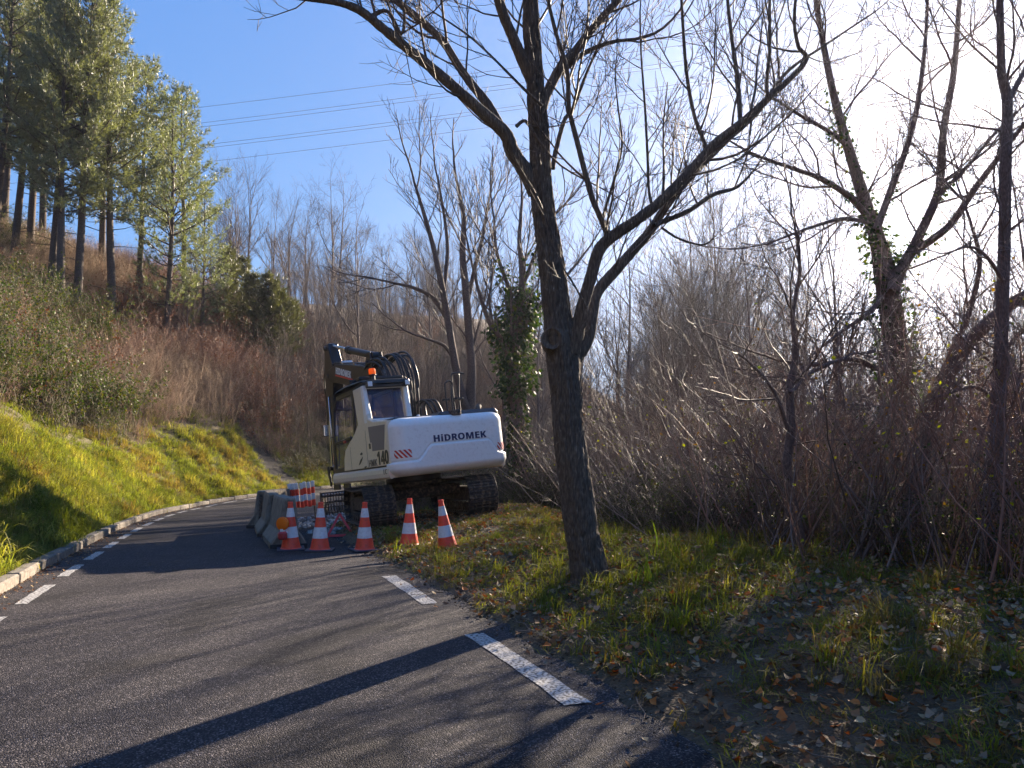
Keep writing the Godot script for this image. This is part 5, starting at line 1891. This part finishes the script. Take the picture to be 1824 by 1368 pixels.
func scatter(root: Node3D, vr: Array, wood_name: String, leaf_name: String, xfs: Array, cols: Array, leaf_mat: Material, far := false) -> void:
	# share the places between the variants
	for k in vr.size():
		var a := []
		var c := []
		var w := []
		for i in range(k, xfs.size(), vr.size()):
			a.append(xfs[i]); c.append(cols[i])
			w.append(Color.WHITE)
		if a.is_empty():
			continue
		many(wood_name, vr[k][0], leaf_mat if wood_name == "tufts" or wood_name == "litter" else M.far_twig if far else M.twig, a, c, root)
		if vr[k][1]:
			many(leaf_name, vr[k][1], leaf_mat, a, w, root)

func mass(called: String, label: String) -> Node3D:
	var o := Node3D.new()
	o.name = numbered(called)
	add_child(o)
	meta(o, label, "undergrowth", "", "stuff")
	return o

func placed(p: Vector3, s: float, sy: float) -> Transform3D:
	return Transform3D((Basis.from_euler(Vector3(rng.randf_range(-0.12, 0.12), rng.randf() * TAU, rng.randf_range(-0.12, 0.12)))).scaled(Vector3(s, s * sy, s)), p)

func build_brush() -> void:
	var brown := [Color(0.16, 0.085, 0.035), Color(0.10, 0.055, 0.03), Color(0.21, 0.13, 0.055), Color(0.06, 0.075, 0.025)]
	var green := [Color(0.055, 0.085, 0.022), Color(0.04, 0.06, 0.018), Color(0.09, 0.10, 0.03), Color(0.15, 0.11, 0.04)]
	var yellow := [Color(0.42, 0.38, 0.03), Color(0.09, 0.10, 0.02), Color(0.30, 0.13, 0.03), Color(0.10, 0.07, 0.03)]
	var red := [Color(0.20, 0.075, 0.035), Color(0.14, 0.06, 0.03), Color(0.24, 0.12, 0.05)]
	# roadside thicket
	var tall := []
	for i in 5:
		tall.append(shrub_variant(300 + i, 18, 3.6, 0.85, 0.40, 6, 1 if i % 2 else 0, 0.06, yellow))
	var low := []
	for i in 4:
		low.append(shrub_variant(320 + i, 26, 1.5, 0.7, 0.55, 8, 3, 0.045, green))
	var slope := []
	for i in 5:
		slope.append(shrub_variant(340 + i, 34, 2.3, 0.9, 0.38, 8, 1 if i % 2 else 0, 0.06, brown))
	var rusty := []
	for i in 2:
		rusty.append(shrub_variant(360 + i, 22, 3.0, 0.7, 0.35, 9, 4, 0.075, red))
	var evergreen := []
	for i in 3:
		evergreen.append(shrub_variant(370 + i, 20, 2.2, 0.8, 0.5, 12, 7, 0.07, green))
	var poles := []
	for i in 4:
		poles.append([pole_variant(380 + i, 12, 6.0), null])

	rng.seed = 501
	# front line of the thicket in plan: x as a function of z
	var front := func(z: float) -> float:
		if z > -7.2:
			return lerpf(4.4, 7.2, clampf((z + 7.2) / 7.0, 0.0, 1.0))
		if z > -9.5:
			return lerpf(3.3, 4.4, (z + 9.5) / 2.3)
		if z > -14.0:
			return lerpf(1.7, 3.3, (z + 14.0) / 4.5)
		return lerpf(0.9, 1.7, clampf((z + 19.0) / 5.0, 0.0, 1.0))
	var xf := []
	var cl := []
	var xl := []
	var cll := []
	for i in 450:
		var z := rng.randf_range(-30.0, -0.5)
		var dx := pow(rng.randf(), 1.9) * 15.0
		var x: float = front.call(z) + dx + 0.35
		if z > -5.0 and dx < 1.5:
			continue
		if Vector2(x + 1.9, z + 16.6).length() < 4.6:
			continue
		var s := rng.randf_range(0.7, 1.1)
		var b := rng.randf_range(0.65, 1.4)
		var near := clampf(dx / 2.5, 0.0, 1.0)
		xf.append(placed(Vector3(x, hgt(x, z), z), s, lerpf(0.72, 1.28, near) * (0.85 if z < -10.5 and x < 8.0 else 1.0)))
		cl.append(Color(0.20 * b, 0.155 * b, 0.135 * b) if rng.randf() < 0.7 else Color(0.24 * b, 0.14 * b, 0.105 * b))
	for i in 200:
		var z := rng.randf_range(-24.0, -1.0)
		var dx := pow(rng.randf(), 1.4) * 6.0
		var x: float = front.call(z) + dx
		if (z > -5.0 and dx < 1.0) or Vector2(x + 1.9, z + 16.6).length() < 4.4:
			continue
		xl.append(placed(Vector3(x, hgt(x, z), z), rng.randf_range(0.5, 0.95), 1.0))
		var b := rng.randf_range(0.6, 1.3)
		cll.append(Color(0.10 * b, 0.078 * b, 0.06 * b))
	# bushes behind the machine
	for i in 130:
		var z := rng.randf_range(-34.0, -20.5)
		var x := rng.randf_range(-3.8, 3.0) + (z + 20.0) * 0.06
		if signed_dist(edge, Vector2(x, z)) > -1.0:
			continue
		xl.append(placed(Vector3(x, hgt(x, z), z), rng.randf_range(0.6, 1.1), 1.0))
		cll.append(Color(0.12, 0.088, 0.065))
		if i % 2 == 0:
			xf.append(placed(Vector3(x + 0.6, hgt(x + 0.6, z), z), rng.randf_range(0.6, 0.9), 1.0))
			cl.append(Color(0.11, 0.085, 0.07))
	var th := mass("thicket", "dense thicket of bare grey brown stems beside the verge")
	scatter(th, tall, "stems", "leaves", xf, cl, M.leaf_green)
	var un := mass("undergrowth", "low leafy brambles at the foot of the thicket")
	scatter(un, low, "stems", "leaves", xl, cll, M.leaf_green)

	# slope above the bank
	xf = []; cl = []; xl = []; cll = []
	var xr := []
	var cr := []
	var xe := []
	var ce := []
	for i in 7400:
		var z := rng.randf_range(-58.0, -4.0)
		var x := rng.randf_range(-44.0, 2.0)
		if i > 5600:
			z = rng.randf_range(-86.0, -36.0)
			x = rng.randf_range(-12.0, 24.0)
		var dl := signed_dist(kerb, Vector2(x, z))
		var least := 3.3 + 1.0 * nz.get_noise_2d(x * 2.0, z * 2.0)
		if dl < (0.9 if z < -36.0 else least) or dl > 32.0:
			continue
		# keep what the view can see
		var u := UC + FPX * x / -z
		if u < -120 or u > 1250:
			continue
		if dl > 18.0 and rng.randf() < 0.45:
			continue
		var p := Vector3(x, hgt(x, z), z)
		var b := rng.randf_range(0.65, 1.35)
		var zone := nz.get_noise_2d(x * 0.8 + 31.0, z * 0.8)
		var greenish := smoothstep(260.0, 0.0, u) * 0.7 + zone * 1.3
		var close := smoothstep(5.5, 3.5, dl)
		if rng.randf() < 0.5 * close + 0.10:
			xl.append(placed(p, rng.randf_range(0.55, 0.95), 1.0))
			cll.append(Color(0.15 * b, 0.12 * b, 0.085 * b))
		elif greenish > 0.55 and rng.randf() < 0.7:
			xe.append(placed(p, rng.randf_range(0.7, 1.3), 1.0))
			ce.append(Color(0.12 * b, 0.10 * b, 0.06 * b))
		elif zone > 0.05 and rng.randf() < 0.22:
			xr.append(placed(p, rng.randf_range(0.6, 1.1), 1.0))
			cr.append(Color(0.16 * b, 0.085 * b, 0.065 * b))
		else:
			xf.append(placed(p, rng.randf_range(0.55, 1.05) * lerpf(0.7, 1.0, 1.0 - close), 1.0))
			cl.append(Color(0.32 * b, 0.205 * b, 0.15 * b) if zone > -0.1 else Color(0.32 * b, 0.235 * b, 0.165 * b))
	var sb := mass("slope_brush", "reddish brown bare brush covering the slope above the bank")
	print("slope ", xf.size(), " ", xl.size(), " ", xr.size(), " ", xe.size())
	scatter(sb, slope, "stems", "leaves", xf, cl, M.leaf_dry, true)
	var br := mass("brambles", "dusty brambles along the top of the grass bank")
	scatter(br, low, "stems", "leaves", xl, cll, M.leaf_green)
	var rb := mass("russet_bushes", "bushes holding russet dead leaves below the pines")
	scatter(rb, rusty, "stems", "leaves", xr, cr, M.leaf_dry)
	var eb := mass("evergreen_bushes", "dark green leafy bushes on the slope below the pines")
	scatter(eb, evergreen, "stems", "leaves", xe, ce, M.leaf_green)

	# young poles on the far hillside and behind the thicket
	xf = []; cl = []
	for i in 470:
		var u := rng.randf_range(480, 1900)
		var dep := rng.randf_range(36, 85)
		var p := spot(u, dep)
		if signed_dist(kerb, Vector2(p.x, p.z)) < 1.5 and u < 1000 and signed_dist(edge, Vector2(p.x, p.z)) > -1.5:
			continue
		var b := rng.randf_range(0.7, 1.4)
		xf.append(placed(p, rng.randf_range(0.6, 1.0) * (1.0 if u < 1000 else 0.85), 1.0))
		cl.append(Color(0.15 * b, 0.118 * b, 0.098 * b))
	var pw := mass("sapling_wood", "dense wood of thin grey saplings on the far hillside")
	scatter(pw, poles, "stems", "leaves", xf, cl, M.leaf_dry, true)

# ---------------------------------------------------------------- grass and litter
func tuft_variant(sd: int, blades: int, h: float, wide: float, lean: float, width: float) -> Mesh:
	rng.seed = sd
	var b := Buf.new()
	for i in blades:
		var p := Vector3(rng.randf_range(-1, 1), -0.02, rng.randf_range(-1, 1)) * Vector3(wide, 1, wide)
		var w := rng.randf() * TAU
		var o := Vector3(cos(w), 0, sin(w))
		var hh := h * rng.randf_range(0.5, 1.2)
		var ln := lean * rng.randf_range(0.2, 1.3)
		var sd2 := Vector3(-sin(w + 0.6), 0, cos(w + 0.6)) * width * rng.randf_range(0.6, 1.2)
		var p1 := p + Vector3.UP * hh * 0.5 + o * hh * ln * 0.25
		var p2 := p + Vector3.UP * hh * (0.85 - ln * 0.2) + o * hh * ln * 0.75
		var p3 := p + Vector3.UP * hh * (1.0 - ln * 0.45) + o * hh * ln * 1.2
		var g := rng.randf_range(0.7, 1.35)
		var col := Color(g, g, g * 0.9)
		var k := b.v.size()
		var nn := sd2.cross(p2 - p).normalized()
		for q in [p - sd2, p + sd2, p1 - sd2 * 0.9, p1 + sd2 * 0.9, p2 - sd2 * 0.6, p2 + sd2 * 0.6, p3]:
			b.v.append(q); b.n.append(nn); b.uv.append(Vector2.ZERO); b.c.append(col)
		for t in [[0, 2, 1], [1, 2, 3], [2, 4, 3], [3, 4, 5], [4, 6, 5]]:
			for e in t:
				b.ix.append(k + e)
	return b.mesh()

func build_grass() -> void:
	var short := []
	for i in 3:
		short.append([tuft_variant(600 + i, 26, 0.13, 0.13, 1.1, 0.004), null])
	var long := []
	for i in 3:
		long.append([tuft_variant(610 + i, 20, 0.27, 0.08, 1.0, 0.0048), null])
	var iris := [[tuft_variant(620, 8, 0.5, 0.07, 0.35, 0.013), null]]
	rng.seed = 71
	# bank
	var xf := []
	var cl := []
	var ks := arc_points(kerb)
	var s0 := nearest_s(kerb, ks, Vector2(-4.0, -3.5))
	var s1 := nearest_s(kerb, ks, Vector2(-8.0, -39.0))
	for i in 26000:
		var s := lerpf(s0, s1, pow(rng.randf(), 1.35))
		var off := 0.17 + rng.randf() * 4.4
		var p2 := along(kerb, ks, s, -off)
		var k := nz.get_noise_2d(p2.x * 5.0, p2.y * 5.0)
		var k2 := nz.get_noise_2d(p2.x * 2.0 + 50.0, p2.y * 2.0)
		if off > 3.0 + k2 * 1.5 and rng.randf() < 0.75:
			continue
		if in_cut(p2.x, p2.y):
			continue
		var p := Vector3(p2.x, hgt(p2.x, p2.y), p2.y)
		xf.append(placed(p, rng.randf_range(0.55, 1.35) * (1.0 + 0.9 * k), rng.randf_range(0.8, 1.3)))
		var b := rng.randf_range(0.5, 1.4)
		var col := Color(0.25, 0.28, 0.08)
		if k > 0.15: col = Color(0.36, 0.345, 0.13)
		if k2 > 0.25 and rng.randf() < 0.7: col = Color(0.30, 0.215, 0.11)
		if k2 < -0.2: col = Color(0.18, 0.21, 0.05)
		if rng.randf() < 0.12: col = Color(0.30, 0.24, 0.10)
		cl.append(Color(col.r * b, col.g * b, col.b * b))
	var bg := mass("bank_grass", "yellow green grass on the sunlit bank above the kerb")
	bg.set_meta("category", "grass")
	scatter(bg, [short[0], long[0], short[1], short[2], long[1]], "tufts", "leaves", xf, cl, M.grass)
	# verge
	xf = []; cl = []
	var xs := []
	var cs := []
	var es := arc_points(edge)
	for i in 26000:
		var z := -1.0 - pow(rng.randf(), 0.8) * 20.0
		var x := rng.randf_range(-4.0, 8.5)
		var dr := -signed_dist(edge, Vector2(x, z))
		if dr < 0.12 or dr > 7.5:
			continue
		var k := nz.get_noise_2d(x * 4.0 + 9.0, z * 4.0)
		if k < -0.05 and rng.randf() < 0.55:
			continue
		if dr < 0.5 and rng.randf() < 0.6:
			continue
		if Vector2(x + 1.9, z + 16.6).length() < 2.0:
			continue
		var p := Vector3(x, hgt(x, z), z)
		var b := rng.randf_range(0.7, 1.3)
		var col := Color(0.21, 0.235, 0.04)
		if rng.randf() < 0.4: col = Color(0.22, 0.20, 0.06)
		if rng.randf() < 0.3: col = Color(0.20, 0.15, 0.075)
		col = Color(col.r * b, col.g * b, col.b * b)
		if k > 0.12 and rng.randf() < 0.2:
			xf.append(placed(p, rng.randf_range(0.55, 1.15), 1.0)); cl.append(col)
		else:
			xs.append(placed(p, rng.randf_range(0.5, 1.1), 0.65)); cs.append(col)
	for i in 150:   # a fuller clump round the foot of the ash
		var w := rng.randf() * TAU
		var r := rng.randf_range(0.3, 2.0)
		var x := 0.8 + cos(w) * r
		var z := -8.0 + sin(w) * r
		if signed_dist(edge, Vector2(x, z)) > -0.35:
			continue
		xf.append(placed(Vector3(x, hgt(x, z), z), rng.randf_range(0.6, 1.1), 1.0)); cl.append(Color(0.20, 0.21, 0.05))
	var vg := mass("verge_grass", "uneven grass on the shaded verge round the ash tree")
	vg.set_meta("category", "grass")
	scatter(vg, long, "tufts", "leaves", xf, cl, M.grass)
	scatter(vg, short, "tufts", "leaves", xs, cs, M.grass)
	var xi := []
	var ci := []
	for q in [[1.75, -8.4], [1.65, -8.7], [1.2, -7.6], [1.3, -7.5], [3.4, -8.2], [4.6, -7.5], [4.75, -7.3], [2.5, -9.4]]:
		xi.append(placed(Vector3(q[0], hgt(q[0], q[1]), q[1]), rng.randf_range(0.6, 1.0), 1.0)); ci.append(Color(0.13, 0.19, 0.03))
	many("broad_blades", iris[0][0], M.grass, xi, ci, vg)
	# fallen leaves
	var leafs := []
	for i in 3:
		rng.seed = 700 + i
		var b := Buf.new()
		for e in 1:
			var n := 7
			var mid := Vector3.ZERO
			var ring := []
			for j in n:
				var w := TAU * j / n
				var r: float = [1.0, 0.62, 0.8, 0.45, 0.5, 0.8, 0.6][j] * rng.randf_range(0.8, 1.15)
				ring.append(Vector3(cos(w) * r, rng.randf_range(-0.1, 0.45) * r, sin(w) * r * 0.8))
			for j in n:
				b.tri(mid, ring[j], ring[(j + 1) % n], Vector3.UP)
		leafs.append([b.mesh(), null])
	rng.seed = 73
	xf = []; cl = []
	var tones := [Color(0.22, 0.105, 0.045), Color(0.15, 0.085, 0.045), Color(0.29, 0.17, 0.08), Color(0.34, 0.24, 0.13), Color(0.09, 0.06, 0.038), Color(0.42, 0.14, 0.035), Color(0.24, 0.19, 0.13)]
	for i in 48000:
		var z := -1.0 - pow(rng.randf(), 1.35) * 18.0
		var x := rng.randf_range(-4.0, 8.0)
		var dr := -signed_dist(edge, Vector2(x, z))
		if dr > 7.0 or dr < -0.5:
			continue
		if dr < 0.1 and rng.randf() < 0.93 + 0.06 * clampf(-dr * 2.0, 0.0, 1.0):
			continue
		var y := maxf(hgt(x, z), road_y(z) if dr < 0.05 else -9.0) + rng.randf_range(0.008, 0.06)
		var s := rng.randf_range(0.018, 0.05)
		xf.append(Transform3D(Basis.from_euler(Vector3(rng.randf_range(-0.7, 0.7), rng.randf() * TAU, rng.randf_range(-0.7, 0.7))).scaled(Vector3(s, s, s)), Vector3(x, y, z)))
		var c: Color = tones[rng.randi() % tones.size()]
		var b := rng.randf_range(0.7, 1.3)
		cl.append(Color(c.r * b, c.g * b, c.b * b))
	for i in 1500:   # drifted into the gutter under the kerb, a few on the road
		var s := lerpf(s0, s1, pow(rng.randf(), 1.4))
		var p2 := along(kerb, ks, s, 0.03 + 0.30 * pow(rng.randf(), 2.5))
		var sz := rng.randf_range(0.012, 0.03)
		xf.append(Transform3D(Basis.from_euler(Vector3(rng.randf_range(-0.5, 0.5), rng.randf() * TAU, rng.randf_range(-0.5, 0.5))).scaled(Vector3.ONE * sz), Vector3(p2.x, road_y(p2.y) + 0.012, p2.y)))
		cl.append(tones[rng.randi() % 4])
	# crumbs of soil and grit along the broken asphalt edge
	var xc := []
	var cc := []
	for i in 5200:
		var sa := es[es.size() - 1] * rng.randf() * 0.55
		var p2 := along(edge, es, sa, rng.randfn(0.10, 0.15))
		if p2.y > -1.0 or p2.y < -20.0:
			continue
		var sz := rng.randf_range(0.003, 0.009) * (2.0 if rng.randf() < 0.05 else 1.0)
		var dr := -signed_dist(edge, p2)
		xc.append(Transform3D(Basis.from_euler(Vector3(rng.randf() * 6.0, rng.randf() * 6.0, 0)).scaled(Vector3(sz * 1.5, sz, sz * 1.3)), Vector3(p2.x, maxf(hgt(p2.x, p2.y), road_y(p2.y) if dr < 0.05 else -9.0) + sz * 0.5, p2.y)))
		var b := rng.randf_range(0.6, 1.5)
		cc.append(Color(0.07 * b, 0.052 * b, 0.038 * b) if rng.randf() < 0.8 else Color(0.2 * b, 0.18 * b, 0.16 * b))
	var gb := Buf.new()
	var gp := [Vector3(1, 0.1, 0.1), Vector3(-0.9, 0.2, 0.2), Vector3(0.1, 1, -0.2), Vector3(0.2, -0.9, 0.1), Vector3(-0.1, 0.2, 1), Vector3(0.2, -0.1, -1.1)]
	for a in [0, 1]:
		for b in [2, 3]:
			for c in [4, 5]:
				gb.tri(gp[a], gp[b], gp[c], gp[a] + gp[b] + gp[c])
	many("gravel", gb.mesh(), vcol(0.95, Color.BLACK, 0.2), xc, cc, self, "soil crumbs and grit along the broken asphalt edge", "gravel")
	var xk := []
	var ck := []
	for i in 1600:   # fallen twigs
		var z := -1.5 - pow(rng.randf(), 1.3) * 16.0
		var x := rng.randf_range(-3.0, 8.0)
		var dr := -signed_dist(edge, Vector2(x, z))
		if dr > 7.0 or dr < -0.25 or (dr < 0.1 and rng.randf() < 0.7):
			continue
		var s := rng.randf_range(0.4, 1.5)
		xk.append(Transform3D(Basis.from_euler(Vector3(rng.randf_range(-0.15, 0.15), rng.randf() * TAU, rng.randf_range(-0.15, 0.15))).scaled(Vector3(s, s, s)), Vector3(x, maxf(hgt(x, z), road_y(z) if dr < 0.05 else -9.0) + 0.015, z)))
		var b := rng.randf_range(0.6, 1.5)
		ck.append(Color(0.15 * b, 0.11 * b, 0.085 * b))
	var kb := Buf.new()
	kb.tube(PackedVector3Array([Vector3(-0.12, 0, 0), Vector3(-0.03, 0.012, 0.012), Vector3(0.06, 0.004, -0.006), Vector3(0.13, 0.01, 0.016)]), PackedFloat32Array([0.0035, 0.003, 0.0025, 0.0012]), 4)
	kb.tube(PackedVector3Array([Vector3(-0.02, 0.012, 0.012), Vector3(0.02, 0.02, 0.05), Vector3(0.06, 0.01, 0.07)]), PackedFloat32Array([0.0022, 0.0018, 0.001]), 3)
	var fl := mass("fallen_leaves", "brown and orange fallen leaves strewn over the verge")
	fl.set_meta("category", "leaves")
	scatter(fl, leafs, "litter", "leaves", xf, cl, M.leaf_dry)
	many("fallen_twigs", kb.mesh(), M.far_twig, xk, ck, fl)

func build_power_lines() -> void:
	for r in [[191, 34], [219, 62], [226, 70], [258, 104], [264, 111], [288, 138]]:
		var a := at(-150, float(r[0]) + 56.0, 165.0)
		var b := at(2300, float(r[1]) - 145.0 + 30.0, 120.0)
		var pts := PackedVector3Array()
		for i in 41:
			var t := i / 40.0
			pts.append(a.lerp(b, t) + Vector3.DOWN * 5.0 * 4.0 * t * (1.0 - t) * 0.35)
		var bf := Buf.new()
		bf.tube(pts, even(41, 0.034), 5)
		single("power_line", bf.mesh(), M.cable, "thin dark overhead power line crossing the clear sky", "power line", "overhead power lines")
